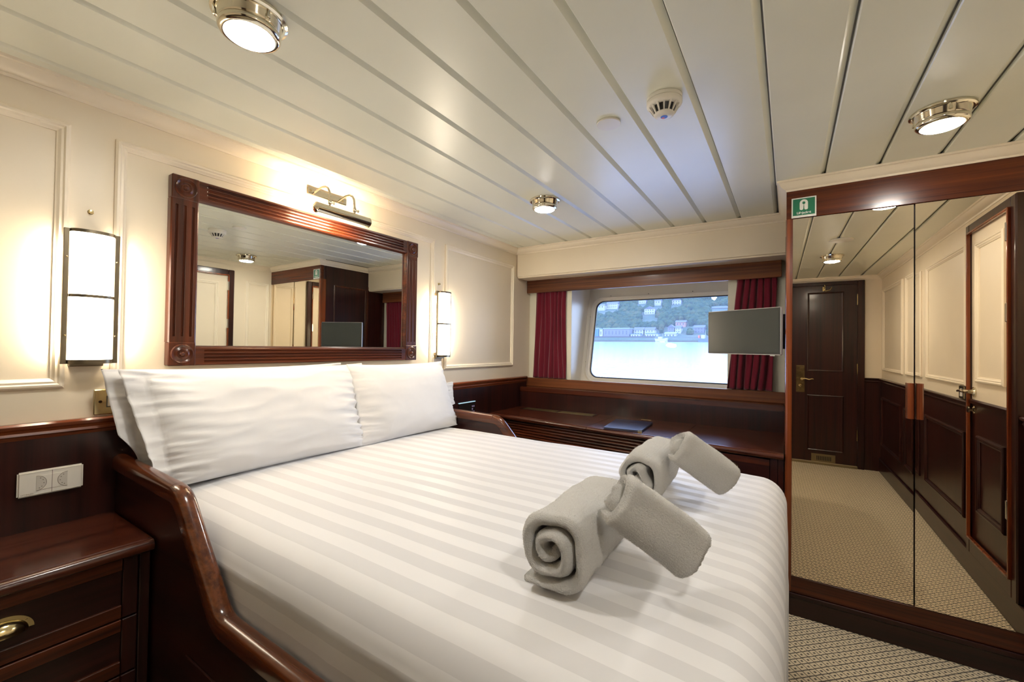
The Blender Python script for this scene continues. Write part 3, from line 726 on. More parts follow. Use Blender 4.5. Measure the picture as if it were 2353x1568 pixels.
# ------------------------------------------------------------------ pillows
def pillow(label, yc, xb, zb, lean, a=.40, b_=.255, T=.085, seed=0, flangeL=0.0, flangeR=0.0, tilt=0.0, wr=1.0, shearL=0.0, shearR=0.0, dog=0.0, sag=0.0):
    """stands on its long edge: u along the wall (y), v up the lean; flange: open hem past the filling; shear: how far the low corner is drawn in"""
    nu, nv = 110, 70; bm = bmesh.new()
    lean_v = Vector((-math.sin(lean), 0, math.cos(lean))); nrm = Vector((math.cos(lean), 0, math.sin(lean))); uu = Vector((0, 1, 0))
    uu = Matrix.Rotation(tilt, 3, nrm) @ uu; lean_v = Matrix.Rotation(tilt, 3, nrm) @ lean_v
    B0 = Vector((xb, yc, zb))
    def P(u, v, side):
        au = abs(u); fl = flangeL if u < 0 else flangeR
        lim = 1-fl; k = min(1, au/lim)
        th = T*max(0, 1-k**3.2)**.6*max(0, 1-abs(v)**2.6)**.62
        th *= 1+.10*noise.noise(Vector((u*1.7+seed, v*1.9, seed*3.1)))
        th *= 1-.20*v
        if fl and au > lim-.03: th = max(th, .005+.004*abs(noise.noise(Vector((v*6, u*3, seed)))))
        e = max(0, (k-.50)/.50); fade = (1-min(1, max(0, (au-lim)/fl))*.7) if fl else 1
        # pulled creases running in from the end seams, dying out towards the middle
        n1 = noise.noise(Vector((v*5.5+seed+u*1.2, u*1.3, side*2.0))); n2 = noise.noise(Vector((v*13+seed+u*2.5, u*2.2, 5+side)))
        g = wr*e*e*fade*(.45+.75*max(0, min(1, .5-v*.8)))*((abs(n1)*-.030+.008) + (abs(n2)*-.016+.004))
        # long faint diagonal folds in the body
        n3 = noise.noise(Vector((u*2.2+v*1.5+seed, v*3.2-u*1.4, 9.0+side)))
        g += wr*(.5+.5*e)*(abs(n3)*-.012+.003)
        pinch = 1-.045*(1-abs(v)**2)*(k**3); pv = 1-.05*(1-au**2.5)*abs(v)**3
        U = u*a*(pinch if not fl else 1-.02*(1-abs(v)**2)); V = v*b_*pv
        if u < 0: U += shearL*au**2*max(0, .5-v*.5)
        else: U -= shearR*au**2*max(0, .5-v*.5)
        d = side*th + g*(1 if th > .006 else .30)
        if fl and au > lim:
            q = (au-lim)/fl; d += .010*q*math.sin(v*4+seed*2) + .010*q*noise.noise(Vector((v*4, seed, 1)))
        V -= sag*(1-au**2)*b_*max(0, v)
        p_ = B0 + uu*U + lean_v*(V+b_) + nrm*(d+T*.55)
        if dog and v > .4 and u < -.6: p_ += Vector((.5, -.3, -.6))*(dog*((v-.4)/.6)**2*((-u-.6)/.4)**2)
        return p_
    G = {}
    for side in (1, -1):
        for i in range(nu+1):
            u = -1+2*i/nu; u = math.copysign(abs(u)**.85, u)
            for j in range(nv+1):
                v = -1+2*j/nv; v = math.copysign(abs(v)**.8, v)
                if side == -1 and (i in (0, nu) or j in (0, nv)): G[(side, i, j)] = G[(1, i, j)]; continue
                G[(side, i, j)] = bm.verts.new(P(u, v, side))
    for side in (1, -1):
        for i in range(nu):
            for j in range(nv):
                q = [G[(side, i, j)], G[(side, i+1, j)], G[(side, i+1, j+1)], G[(side, i, j+1)]]
                if side == -1: q.reverse()
                f = bm.faces.new(q); f.smooth = True
    for v in bm.verts:      # keep it off the wall, the mattress and the bed boards
        if v.co.x < .022: v.co.x = .022 + (v.co.x-.022)*.03
        if v.co.z < .787: v.co.z = .787 + (v.co.z-.787)*.05
        yl = .646-.13*max(0, min(1, (v.co.z-.875)/.16))**1.3
        if v.co.y < yl: v.co.y = yl + (v.co.y-yl)*.12
        if v.co.z < .90 and v.co.y > 2.155: v.co.y = 2.155 + (v.co.y-2.155)*.04
    o = link('pillow', bm, COTTON, None, True); prop(o, label, 'pillow', 'white pillows against the bed head'); return o
pillow('left rear white pillow, rising behind the wide front one', .985, .090, .770, .08, .440, .205, .040, 1.3, .12, .05, wr=.8, shearL=.06)
pillow('left front white pillow, the largest, creased with an open hem at its left', 1.050, .190, .764, .30, .472, .208, .082, 4.7, .13, .13, wr=1.2, shearL=.07)
pillow('right rear white pillow, its corner showing beside the far bed board', 1.835, .190, .764, .34, .372, .140, .055, 8.2, .10, .16)
pillow('right front white pillow, smooth and leaning under the right sconce', 1.772, .200, .764, .28, .342, .208, .072, 11.9, 0, .0, wr=.55, shearR=-.03)

# ------------------------------------------------------------------ towels
def towel(label, P0, P1, R, turns, seed, squash=1.0, tail=0.0, fold=0.0, th=.84, boxy=.12):
    """rolled towel: a thick spiral band swept from P0 to P1; the outer end lies underneath"""
    P0, P1 = Vector(P0), Vector(P1); ax = (P1-P0); L = ax.length; ax.normalize()
    side = ax.cross(Vector((0, 0, 1))).normalized(); up = side.cross(ax).normalized()
    bm = bmesh.new(); pitch = R/(turns+.45); t_ = pitch*th; N = int(turns*64); NT = 10 if tail else 0
    NL = 90
    def cs(k, out, s_):
        """k < 0: the loose tail lying flat"""
        if k < 0:
            x_ = tail*k/NT; z_ = -R*squash*.90 if out else -R*squash*.90+t_*.8
            z_ += .003*noise.noise(Vector((k*.8, s_*4, seed)))
            return x_, z_
        q = k/N; a = -PI/2+q*turns*2*PI; r = R - pitch*turns*q
        rr = r if out else max(r-t_, .0015)
        c_, n_ = math.cos(a), math.sin(a)
        w = 1+boxy*(math.sin(2*a+seed)**2-.5)*(1-q)+.07*noise.noise(Vector((c_*1.2+seed, n_*1.2, s_*1.2+q)))
        cx_, cz_ = rr*w*c_, rr*w*n_*squash
        if fold:
            f_ = min(1, q*2.2); cx_ = cx_*(1-.25*f_*fold) + fold*.010*f_*math.sin(cz_*85+seed); cz_ *= 1+.10*f_*fold
        lim = -R*squash*.90
        if cz_ < lim: cz_ = lim + (cz_-lim)*.2
        return cx_, cz_
    secs = []; K = list(range(-NT, N+1))
    for m_ in range(NL+1):
        s_ = m_/NL; s_ = .5-.5*math.cos(PI*s_)*(.75)-.125*math.cos(PI*s_)*2*(1-0) if False else s_
        # denser sampling near the two ends
        s_ = s_ + .10*math.sin(4*PI*s_)/(4*PI)*-3
        s_ = min(1, max(0, s_)); e = min(s_, 1-s_)*L; endr = min(1, e/.016)
        outer = []; inner = []
        for k in K:
            q = max(0, k/N); jut = .012*noise.noise(Vector((q*7+seed, .5, 0)))+.008*math.sin(q*6+seed)-.010*q
            dl = (s_-.5)*2; al = s_*L + (jut if s_ > .5 else -jut)*abs(dl)**8
            for out, lst in ((True, outer), (False, inner)):
                cx_, cz_ = cs(k, out, s_*3)
                rl = math.hypot(cx_, cz_)+1e-6; edge = (1-endr)**2*t_*.22; f_ = (rl+(-edge if out else edge))/rl
                p_ = P0+ax*al+side*(cx_*f_)+up*(cz_*f_)
                fuzz = .0009*noise.noise(p_*70)+.0020*noise.noise(p_*28)
                p_ += (side*cx_+up*cz_)*(fuzz/max(rl, .01)); lst.append(p_)
        secs.append([bm.verts.new(p_) for p_ in outer+inner[::-1]])
    n = len(secs[0]); NK = len(K)
    for A, B in zip(secs, secs[1:]):
        for i in range(n): bm.faces.new((A[i], A[(i+1) % n], B[(i+1) % n], B[i]))
    for S_ in (secs[0], secs[-1]):
        mids = []; d_ = -ax if S_ is secs[0] else ax
        for k in range(NK):
            a_, b_ = S_[k].co, S_[n-1-k].co
            mids.append(bm.verts.new((a_+b_)/2 + d_*(.007+.003*noise.noise(a_*190))))
        for k in range(NK-1):
            bm.faces.new((S_[k], S_[k+1], mids[k+1], mids[k])); bm.faces.new((mids[k], mids[k+1], S_[n-2-k], S_[n-1-k]))
        bm.faces.new((S_[0], mids[0], S_[n-1])); bm.faces.new((S_[NK-1], S_[n-NK], mids[NK-1]))
    o = link('rolled_towel', bm, TERRY, None, True)
    prop(o, label, 'towel', 'white rolled towels on the bed')
    # short cotton loops standing off the surface
    me = o.data; polys = me.polygons; cum = []; tot = 0; inner_cut = 0
    keep = []
    for p_ in polys:
        c_ = p_.center + WLOC[o]; rel = c_-P0; al = rel.dot(ax); rad = (rel-ax*al).length
        if rad > R*.70 or al < .012 or al > L-.012: tot += p_.area; cum.append(tot); keep.append(p_)
    rng = random.Random(int(seed*100)); V_, F_ = [], []; vv = me.vertices
    import bisect
    for _ in range(26000):
        p_ = keep[min(len(keep)-1, bisect.bisect(cum, rng.random()*tot))]; ids = p_.vertices; w_ = [rng.random()+.01 for _ in ids]; sw = sum(w_)
        b_ = sum((vv[i].co*(w/sw) for i, w in zip(ids, w_)), Vector()); nn = p_.normal
        d_ = (nn+Vector((rng.uniform(-.8, .8), rng.uniform(-.8, .8), rng.uniform(-.8, .8)))).normalized(); ln = rng.uniform(.0014, .0034)
        s_ = d_.cross(Vector((rng.random(), rng.random(), rng.random()))).normalized()*.00038; n0 = len(V_)
        V_ += [b_-s_-nn*.0005, b_+s_-nn*.0005, b_+d_*ln]; F_.append((n0, n0+1, n0+2))
    pm = bpy.data.meshes.new('terry_pile'); pm.from_pydata(V_, [], F_); pm.materials.append(TERRYP)
    po_ = bpy.data.objects.new('terry_pile', pm); COL.objects.link(po_); po_.parent = o; po_['kind'] = 'stuff'
    return o
TERRYP = plain('terry_loops', (.86, .85, .825), 1.0, Specular_IOR_Level=0.1)
for dy, l1_, l2_ in ((0, 'front lower rolled white towel, its spiral end facing out', 'front upper rolled white towel leaning down over the front lower roll'),
                   (.575, 'rear lower rolled white towel, behind the front pair', 'rear upper rolled white towel, farthest from the camera')):
    towel(l1_, (1.556, .855+dy, .872), (1.548, 1.19+dy, .872), .089, 2.4, 3.1+dy, squash=.98, tail=.05 if dy == 0 else 0, fold=0 if dy == 0 else 1.0)
    towel(l2_, (1.652, .958+dy, .978), (1.790, 1.045+dy, .862), .067, 1.8, 9.3+dy, squash=.95, fold=.8)

# ------------------------------------------------------------------ desk under the window
dk = thing('desk', 'long mahogany dressing counter below the window', 'desk', (.97, 2.95, 0))
DZT = .763
def fy(x): return 2.770 - .105*x + .0 if x < .9 else 2.6755 - .085*(x-.9)
def desktop(x0, x1, name):
    bm = bmesh.new()
    def sec(x):
        y = fy(x); P = [(3.236, DZT-.032), (3.236, DZT), (y+.030, DZT), (y+.028, DZT-.002), (y+.023, DZT-.002), (y+.021, DZT)]
        for k in range(9):
            a = PI/2-PI*k/8; P.append((y+.017-.017*math.cos(a), DZT-.016+.016*math.sin(a)))
        return [bm.verts.new((x, q, z)) for q, z in P]
    A, B = sec(x0), sec(x1); n = len(A)
    for i in range(n): bm.faces.new((A[i], A[(i+1) % n], B[(i+1) % n], B[i]))
    bm.faces.new(A[::-1]); bm.faces.new(B)
    return auto_smooth(link(name, bm, MX, dk))
desktop(.012, .855, 'worktop'); desktop(.858, 1.425, 'hinged_flap'); desktop(1.428, 1.930, 'worktop')
box('hinge', (1.06, 3.20, DZT), (1.13, 3.212, DZT+.002), BRASS, dk, 0)
box('carcass', (.02, 2.86, .06), (1.928, 3.23, DZT-.034), DX, dk, 0)
def slat(zb, x0, x1, k):
    bm = bmesh.new(); P = [(.0, 0), (-.010, .002), (-.014, .008), (-.012, .014), (-.004, .0185), (0, .0185)]
    A = [bm.verts.new((x0, fy(x0)+.045+a, zb+z)) for a, z in P]; B = [bm.verts.new((x1, fy(x1)+.045+a, zb+z)) for a, z in P]
    n = len(A)
    for i in range(n): bm.faces.new((A[i], A[(i+1) % n], B[(i+1) % n], B[i]))
    bm.faces.new(A[::-1]); bm.faces.new(B); link('slat', bm, WX, dk)
for k in range(9): slat(.706-k*.0195, .03, 1.44, k)
bm = bmesh.new(); vsA = [(.03, fy(.03)+.046), (1.45, fy(1.45)+.046), (1.45, 2.87), (.03, 2.87)]; aprism(bm, vsA, 'z', .10, .728); link('front_panel', bm, DX, dk)
def fbox(name, x0, x1, z0, z1, off, th, mat, par):
    bm = bmesh.new(); aprism(bm, [(x0, fy(x0)+off), (x1, fy(x1)+off), (x1, fy(x1)+off+th), (x0, fy(x0)+off+th)], 'z', z0, z1); return link(name, bm, mat, par)
fbox('stile', 1.445, 1.475, .10, .728, .030, .03, DZ, dk)
fbox('stile', 1.872, 1.904, .10, .728, .030, .03, DZ, dk); fbox('stile', 1.906, 1.930, .10, .728, .030, .03, DZ, dk)
dr = fbox('drawer', 1.478, 1.869, .56, .722, .036, .03, DX, dk)
fbox('drawer_rim', 1.478, 1.869, .690, .722, .030, .008, WX, dr); fbox('drawer_rim', 1.478, 1.869, .56, .590, .030, .008, WX, dr)
cup(dr, (1.690, fy(1.69)+.036, .655), (0, -1, 0), .088)
dr = fbox('drawer', 1.478, 1.869, .12, .556, .036, .03, DX, dk)
# brass vents let into the counter
for (x0, x1) in ((.112, .410), (.432, .720)):
    ringmould('vent_frame', (x0-.012, 3.095, DZT), (1, 0, 0), (0, 1, 0), (0, 0, 1), x1-x0+.024, .115, [(0, 0), (0, .002), (.012, .002), (.012, 0)], DX, dk)
    bm = bmesh.new()
    abox(bm, (x0, 3.107, DZT-.001), (x1, 3.198, DZT+.0012))
    vn = link('brass_vent', bm, metal('olive_brass', (.34, .30, .17), .3), dk)
    bm = bmesh.new()
    for k in range(7): abox(bm, (x0+.01, 3.112+k*.012, DZT+.001), (x1-.01, 3.118+k*.012, DZT+.0035))
    g = link('vent_bars', bm, metal('vent_bar_brass', (.42, .37, .22), .3), vn); g['kind'] = 'stuff'
    for xx in (x0-.006, x1+.006):
        lathe('screw', (xx, 3.101, DZT+.002), (0, 0, 1), [(.003, 0), (.002, .001), (0, .0012)], BRASS, dk, 8)
# upstand, ledge and window board
box('upstand', (.012, 3.236, .70), (1.930, 3.252, .893), DZ, dk, 0)
box('ledge', (.010, 3.228, .893), (1.930, 3.352, .931), MX, dk, .006, 2)
box('window_board', (.006, 3.342, .931), (1.930, 3.366, 1.004), LDX, dk, .003)

# folder
fo = thing('folder', 'dark blue leather menu folder with metal corners on the counter', 'folder', (1.075, 2.86, DZT))
fo_pts = [(.975, 2.675), (1.205, 2.705), (1.178, 3.065), (.935, 3.030)]
LEATH = plain('blue_leather', (.020, .022, .060), .30); nt = LEATH.node_tree; bump(nt, nt.nodes['Principled BSDF'], nz(nt, pos(nt), 500, 2), .4, .0005)
prism('cover', fo_pts, 'z', DZT+.001, DZT+.003, LEATH, fo)
def ins(pts, d):
    c = Vector((sum(p_[0] for p_ in pts)/4, sum(p_[1] for p_ in pts)/4)); return [tuple(Vector(p_)+(c-Vector(p_)).normalized()*d) for p_ in pts]
prism('pages', ins(fo_pts, .006), 'z', DZT+.003, DZT+.010, plain('page_paper', (.10, .09, .10), .7), fo)
prism('cover', fo_pts, 'z', DZT+.010, DZT+.013, LEATH, fo)
q = Vector(fo_pts[1]); e1 = (Vector(fo_pts[0])-q).normalized()*.022; e2 = (Vector(fo_pts[2])-q).normalized()*.022
prism('metal_corner', [tuple(q+Vector((.001, -.001))), tuple(q+e2), tuple(q+e1)], 'z', DZT+.0005, DZT+.0137, BRASS, fo)
# faint embossed script line on the cover (illegible in the photograph)
bm = bmesh.new(); c0 = Vector((1.075, 2.90, DZT+.0135)); pts = []
for k in range(60):
    t_ = k/59; pts.append(c0+Vector(((t_-.5)*.10, .010+(t_-.5)*.014+.007*math.sin(t_*46)+.004*math.sin(t_*19), 0)))
atube(bm, pts, .0006, 5); link('embossing', bm, plain('silver_emboss', (.22, .22, .30), .4), fo)

# ------------------------------------------------------------------ pelmet and curtains
pe = thing('pelmet', 'straight sapele pelmet board above the window', 'pelmet', (.95, 3.35, 1.745))
box('pelmet_board', (.006, 3.338, 1.745), (1.908, 3.358, 1.856), LDX, pe, .002)
box('track', (.02, 3.362, 1.80), (1.90, 3.385, 1.815), WHITEP2, pe, .002)
def curtain(label, xt0, xt1, xb0, xb1, n, seed, ymid=3.372):
    bm = bmesh.new(); nu, nv = 140, 40; G = []
    for j in range(nv+1):
        t_ = j/nv; z = 1.797-(1.797-1.006)*t_; row = []
        for i in range(nu+1):
            s_ = i/nu
            x = (xt0+(xt1-xt0)*s_)*(1-t_**1.3)+(xb0+(xb1-xb0)*s_)*t_**1.3
            ph_ = s_*n*2*PI + 3.2*noise.noise(Vector((s_*4+seed, t_*1.2, 0))) + .7*noise.noise(Vector((s_*2, t_*3+seed, 4)))
            amp = (.0090+.0035*t_)*(1+.8*noise.noise(Vector((s_*6, seed, t_*1.5))))
            y = ymid + amp*math.sin(ph_) + .003*math.sin(ph_*2+seed)
            x += .004*math.cos(ph_)
            row.append(bm.verts.new((x, min(y, 3.396), z)))
        G.append(row)
    for A, B in zip(G, G[1:]):
        for i in range(nu): f = bm.faces.new((A[i], A[i+1], B[i+1], B[i])); f.smooth = True
    o = link('curtain', bm, BURG, None, True); prop(o, label, 'curtain', 'burgundy curtains')
    md = o.modifiers.new('thickness', 'SOLIDIFY'); md.thickness = .0018; return o
curtain('left burgundy curtain, gathered beside the bed head wall', .075, .360, .050, .372, 7, 2.0, 3.380)
curtain('right burgundy curtain, flaring behind the television', 1.650, 1.880, 1.590, 1.856, 6, 5.5, 3.380)
pa = prism('trim_11', [(WX0-.038, YW-.008), (WX0+.002, YW-.008), (WX0+.002, YW+.0), (WX0-.038, YW)], 'z', 1.0, 1.83, PALE); prop(pa, 'pale strip at the left of the window opening', 'trim', kind='structure')
pa = prism('trim_12', [(WX1-.002, YW-.008), (WX1+.052, YW-.008), (WX1+.052, YW), (WX1-.002, YW)], 'z', 1.0, 1.83, PALE); prop(pa, 'pale strip at the right of the window opening', 'trim', kind='structure')

# ------------------------------------------------------------------ window
wi = thing('window_1', 'ship window with rounded corners in a deep reveal', 'window', (1.05, 3.65, 1.0), kind='structure')
def gy(z): return 3.590+.235*(z-1.01)
# reveal: four faces from the wall out to the leaning frame plane
bm = bmesh.new()
def quad(bm, *p_): bm.faces.new([bm.verts.new(q) for q in p_])
def slab(bm, A, B, t_):
    """thick quad: A 4 points inner, offset vector t_"""
    V = [bm.verts.new(q) for q in A]; U_ = [bm.verts.new(Vector(q)+Vector(t_)) for q in A]
    bm.faces.new(V); bm.faces.new(U_[::-1])
    for i in range(4): bm.faces.new((V[i], U_[i], U_[(i+1) % 4], V[(i+1) % 4]))
RX1 = 1.72
slab(bm, [(WX0, YW-.004, WZ0), (WX0, gy(WZ0)+.03, WZ0), (WX0, gy(WZ1)+.03, WZ1), (WX0, YW-.004, WZ1)], None, (-.03, 0, 0))
slab(bm, [(WX1, YW-.004, WZ0), (RX1, gy(WZ0)+.03, WZ0), (RX1, gy(WZ1)+.03, WZ1), (WX1, YW-.004, WZ1)], None, (.03, 0, 0))
slab(bm, [(WX0-.03, YW-.004, WZ0), (RX1+.03, YW-.004, WZ0), (RX1+.03, gy(WZ0)+.03, WZ0), (WX0-.03, gy(WZ0)+.03, WZ0)], None, (0, 0, -.03))
slab(bm, [(WX0-.03, YW-.004, WZ1), (RX1+.03, YW-.004, WZ1), (RX1+.03, gy(WZ1)+.03, WZ1), (WX0-.03, gy(WZ1)+.03, WZ1)], None, (0, 0, .03))
link('reveal', bm, REVEALM, wi)
def rrect(x0, x1, z0, z1, r, n=8):
    P = []
    for (cx_, cz_, a0) in ((x1-r, z0+r, -PI/2), (x1-r, z1-r, 0), (x0+r, z1-r, PI/2), (x0+r, z0+r, PI)):
        for k in range(n+1): a = a0+PI/2*k/n; P.append((cx_+r*math.cos(a), cz_+r*math.sin(a)))
    return P
GX0_, GX1_, GZ0_, GZ1_ = .487, 1.665, 1.016, 1.692
loops = [(0, .012), ]
def ringplate(bm, rings):
    """rings: list of (pts, y offset); joined in order"""
    prev = None
    for P, off in rings:
        cur = [bm.verts.new((x, gy(z)+off, z)) for x, z in P]
        if prev:
            for i in range(len(cur)): bm.faces.new((prev[i], prev[(i+1) % len(cur)], cur[(i+1) % len(cur)], cur[i]))
        prev = cur
def grow(d, r): return rrect(GX0_-d, GX1_+d, GZ0_-d, GZ1_+d, r)
def outerring():
    # a rectangle sampled like the rounded one, so that the rings match
    P = grow(.045, .09); out = []
    for x, z in P:
        out.append((WX0 if x < .6 and False else x, z))
    return P
bm = bmesh.new()
big = [(max(WX0+.0, min(RX1, 1.076+(x-1.076)*1.35)), max(WZ0, min(WZ1, 1.354+(z-1.354)*1.7))) for x, z in grow(.02, .05)]
ringplate(bm, [(big, .012), (grow(.046, .10), .010), (grow(.040, .098), .0), (grow(.030, .09), -.006), (grow(.024, .088), .0), (grow(.020, .085), .012), (grow(.004, .075), .016), (grow(.0, .072), .030)])
auto_smooth(link('window_frame', bm, REVEALM, wi), 50)
bm = bmesh.new(); ringplate(bm, [(grow(.003, .074), .022), (grow(-.006, .066), .024), (grow(-.008, .065), .034)])
link('rubber_gasket', bm, BLACKP, wi)
bm = bmesh.new()
for (x, z) in ((.62, 1.735), (.95, 1.737), (1.30, 1.737), (.447, 1.55), (.447, 1.15)): alathe(bm, (x, gy(z)+.002, z), (0, -1, .2), [(.004, 0), (.003, .002), (0, .0025)], 10)
g = link('frame_screws', bm, metal('frame_screw_steel', (.12, .12, .13), .4), wi); g['kind'] = 'stuff'
# dusty pane; its milky veil paints in the haze outside
m, nt, b = newmat('dusty_haze_veil_glass'); GLASS = m
nt.nodes.remove(b); out = nt.nodes['Material Output']
tr_ = nt.nodes.new('ShaderNodeBsdfTransparent'); tr_.inputs[0].default_value = (.93, .97, .98, 1)
tl = nt.nodes.new('ShaderNodeBsdfTranslucent'); tl.inputs[0].default_value = (.82, .90, 1.0, 1)
gl = nt.nodes.new('ShaderNodeBsdfGlossy'); gl.inputs['Roughness'].default_value = 0.0
fr = nt.nodes.new('ShaderNodeFresnel'); fr.inputs[0].default_value = 1.45
mx1 = nt.nodes.new('ShaderNodeMixShader'); mx2 = nt.nodes.new('ShaderNodeMixShader')
spk = ramp(nt, nz(nt, pos(nt), 60, 3, .7), [(0.0, (.065, .065, .065)), (0.66, (.08, .08, .08)), (0.76, (.17, .17, .17))])
nt.links.new(spk, mx1.inputs[0]); nt.links.new(tr_.outputs[0], mx1.inputs[1]); nt.links.new(tl.outputs[0], mx1.inputs[2])
nt.links.new(fr.outputs[0], mx2.inputs[0]); nt.links.new(mx1.outputs[0], mx2.inputs[1]); nt.links.new(gl.outputs[0], mx2.inputs[2])
nt.links.new(mx2.outputs[0], out.inputs[0])
bm = bmesh.new(); P = grow(-.004, .07); bm.faces.new([bm.verts.new((x, gy(z)+.028, z)) for x, z in P]); link('pane', bm, GLASS, wi)
# hull plating outside the window, so that no light leaks round the frame
bm = bmesh.new(); ringplate(bm, [([(1.076+(x-1.076)*9, 1.354+(z-1.354)*9) for x, z in grow(.02, .05)], .06), (big, .045), (grow(.0, .072), .032)])
hl = link('hull', bm, plain('hull_paint', (.6, .6, .6), .5)); prop(hl, 'painted ship side around the window', 'hull', kind='structure')
po = bpy.data.lights.new('window_portal', 'AREA'); po.shape = 'RECTANGLE'; po.size = 1.2; po.size_y = .72
po.cycles.is_portal = True
poo = bpy.data.objects.new('window_portal', po); COL.objects.link(poo); poo.location = (1.076, 3.76, 1.354); poo.rotation_euler = (-PI/2, 0, 0)
poo['kind'] = 'helper'

# ------------------------------------------------------------------ television
tv = thing('television', 'small silver-edged television angled on a wall bracket by the window', 'television', (1.735, 2.700, 1.25))
TA, TB = Vector((1.555, 2.797)), Vector((1.915, 2.600)); d_ = (TB-TA).normalized(); nb_ = Vector((d_.y, -d_.x)); nb_ = nb_ if nb_.dot(Vector((0, -1))) > 0 else -nb_
def tvbox(name, a0, a1, z0, z1, f0, f1, mat, par=tv, bev=.002):
    bm = bmesh.new(); Lt = (TB-TA).length; P = []
    for a, f_ in ((a0, f0), (a1, f0), (a1, f1), (a0, f1)):
        q = TA+d_*a+nb_*f_; P.append((q.x, q.y))
    aprism(bm, P, 'z', z0, z1)
    if bev: bmesh.ops.bevel(bm, geom=list(bm.edges), offset=bev, segments=2, affect='EDGES')
    return link(name, bm, mat, par)
LT = (TB-TA).length
tvbox('bezel', 0, LT, 1.248, 1.489, -.022, 0, TVFRAME, bev=.004)
tvbox('screen', .008, LT-.008, 1.259, 1.482, -.002, .0012, SCREEN, bev=0)
tvbox('screen_border', .004, LT-.004, 1.252, 1.486, -.002, .0006, BLACKP, bev=0)
tvbox('rear_housing', .06, LT-.06, 1.28, 1.46, -.045, -.020, BLACKP)
tvbox('sensor_foot', LT-.055, LT-.030, 1.243, 1.249, -.014, -.004, TVFRAME, bev=0)
br = box('bracket_plate', (1.920, 2.72, 1.28), (1.9378, 2.80, 1.46), BLACKP, tv, .002)
q = TA+d_*(LT*.5)+nb_*(-.045)
tube('bracket_arm', [(1.925, 2.76, 1.37), (1.86, 2.80, 1.37), (q.x, q.y, 1.37)], .014, BLACKP, tv, 10)

# ------------------------------------------------------------------ wardrobe
wa = thing('wardrobe', 'tall mahogany built-in wardrobe with two mirrored doors', 'wardrobe', (2.4, 2.9, 0))
DT, DB = 1.914, .186
bm = bmesh.new(); abox(bm, (XW+.004, YF+.03, .0), (XR-.001, 3.39, 2.05), 0); link('carcass', bm, DZ, wa)
box('fascia', (XW-.004, YF-.002, DT+.003), (XR-.001, YF+.03, 2.056), WX3 if False else wood('fascia_mahogany', (0.040, 0.008, 0.003), (0.12, 0.026, 0.008), 'x', .26, .15, 22), wa, .002)
prism('corner_post', [(XW+.022, YF-.002), (XW+.004, YF-.004), (XW-.003, YF+.000), (XW-.006, YF+.008), (XW-.006, YF+.055), (XW+.022, YF+.055)], 'z', .108, DT+.003, RDZ, wa, True)
box('bottom_rail', (XW+.0, YF-.001, .104), (XR-.001, YF+.03, DB-.003), WX, wa, .002)
box('plinth', (XW-.004, YF-.010, .0), (XR-.001, YF+.03, .104), DX, wa, .003)
prism('plinth_bead', [(YF-.016, .088), (YF-.010, .084), (YF-.010, .104), (YF-.014, .104)], 'x', XW-.004, XR-.001, DX, wa)
sd = box('side_panel', (XW-.002, YF+.055, 0), (XW+.006, 3.39, 2.055), DZ, wa, 0)
ringmould('side_moulding', (XW-.002, 2.745, .80), (0, 1, 0), (0, 0, 1), (-1, 0, 0), .395, 1.07, [(0, 0), (0, .003), (.005, .006), (.012, .006), (.016, .002), (.016, 0)], WZ, sd)
box('side_strip', (XW-.008, 3.145, .93), (XW, 3.165, 1.90), WZ, sd, .001)
def mdoor(x0, x1, hinge_x, th, hx0, hx1, lab):
    d = thing('door', None, None, (hinge_x, YF+.002, DB)); d.parent = wa; d.location = Vector((hinge_x, YF+.002, DB))-WLOC[wa]
    bm = bmesh.new(); abox(bm, (x0, YF+.004, DB), (x1, YF+.022, DT), 0); dd = link('door', bm, DZ, wa)
    COL.objects.unlink(d); bpy.data.objects.remove(d)
    WLOC[dd] = WLOC[dd]
    mg = box('mirror_glass', (x0, YF-.002, DB), (x1, YF+.004, DT), MIRRORW, dd, 0)
    hg = prism('handle', [(hx0, YF-.002), (hx0, YF-.020), (hx0+.006, YF-.028), (hx1-.006, YF-.028), (hx1, YF-.020), (hx1, YF-.002)], 'z', .986, 1.139, RDZ, dd)
    # turn about the hinge
    c = Vector(WLOC[dd]); hp = Vector((hinge_x, YF+.004, c.z)); Rz = Matrix.Rotation(th, 3, 'Z')
    dd.rotation_euler = (0, 0, th); dd.location = (hp + Rz@(c-hp)) - WLOC[wa]
    return dd
mdoor(1.963, 2.4015, 1.963, 0.0100, 2.378, 2.4005, 'l')
mdoor(2.4055, 2.845, 2.845, 0.0020, 2.4070, 2.4295, 'r')
# sign
sg = thing('lifejacket_sign', 'square green safety sign reading Lifejacket on the wardrobe fascia', 'sign', (2.006, YF-.003, 1.966))
SY_ = YF-.003
GREEN = plain('sign_green', (.012, .165, .085), .35); SW_ = plain('sign_white', (.75, .76, .70), .35)
box('sign_plate', (1.957, SY_-.0015, 1.9185), (2.056, SY_+.001, 2.0145), SW_, sg, 0)
box('sign_field', (1.9625, SY_-.0022, 1.929), (2.0505, SY_-.0014, 2.009), GREEN, sg, 0)
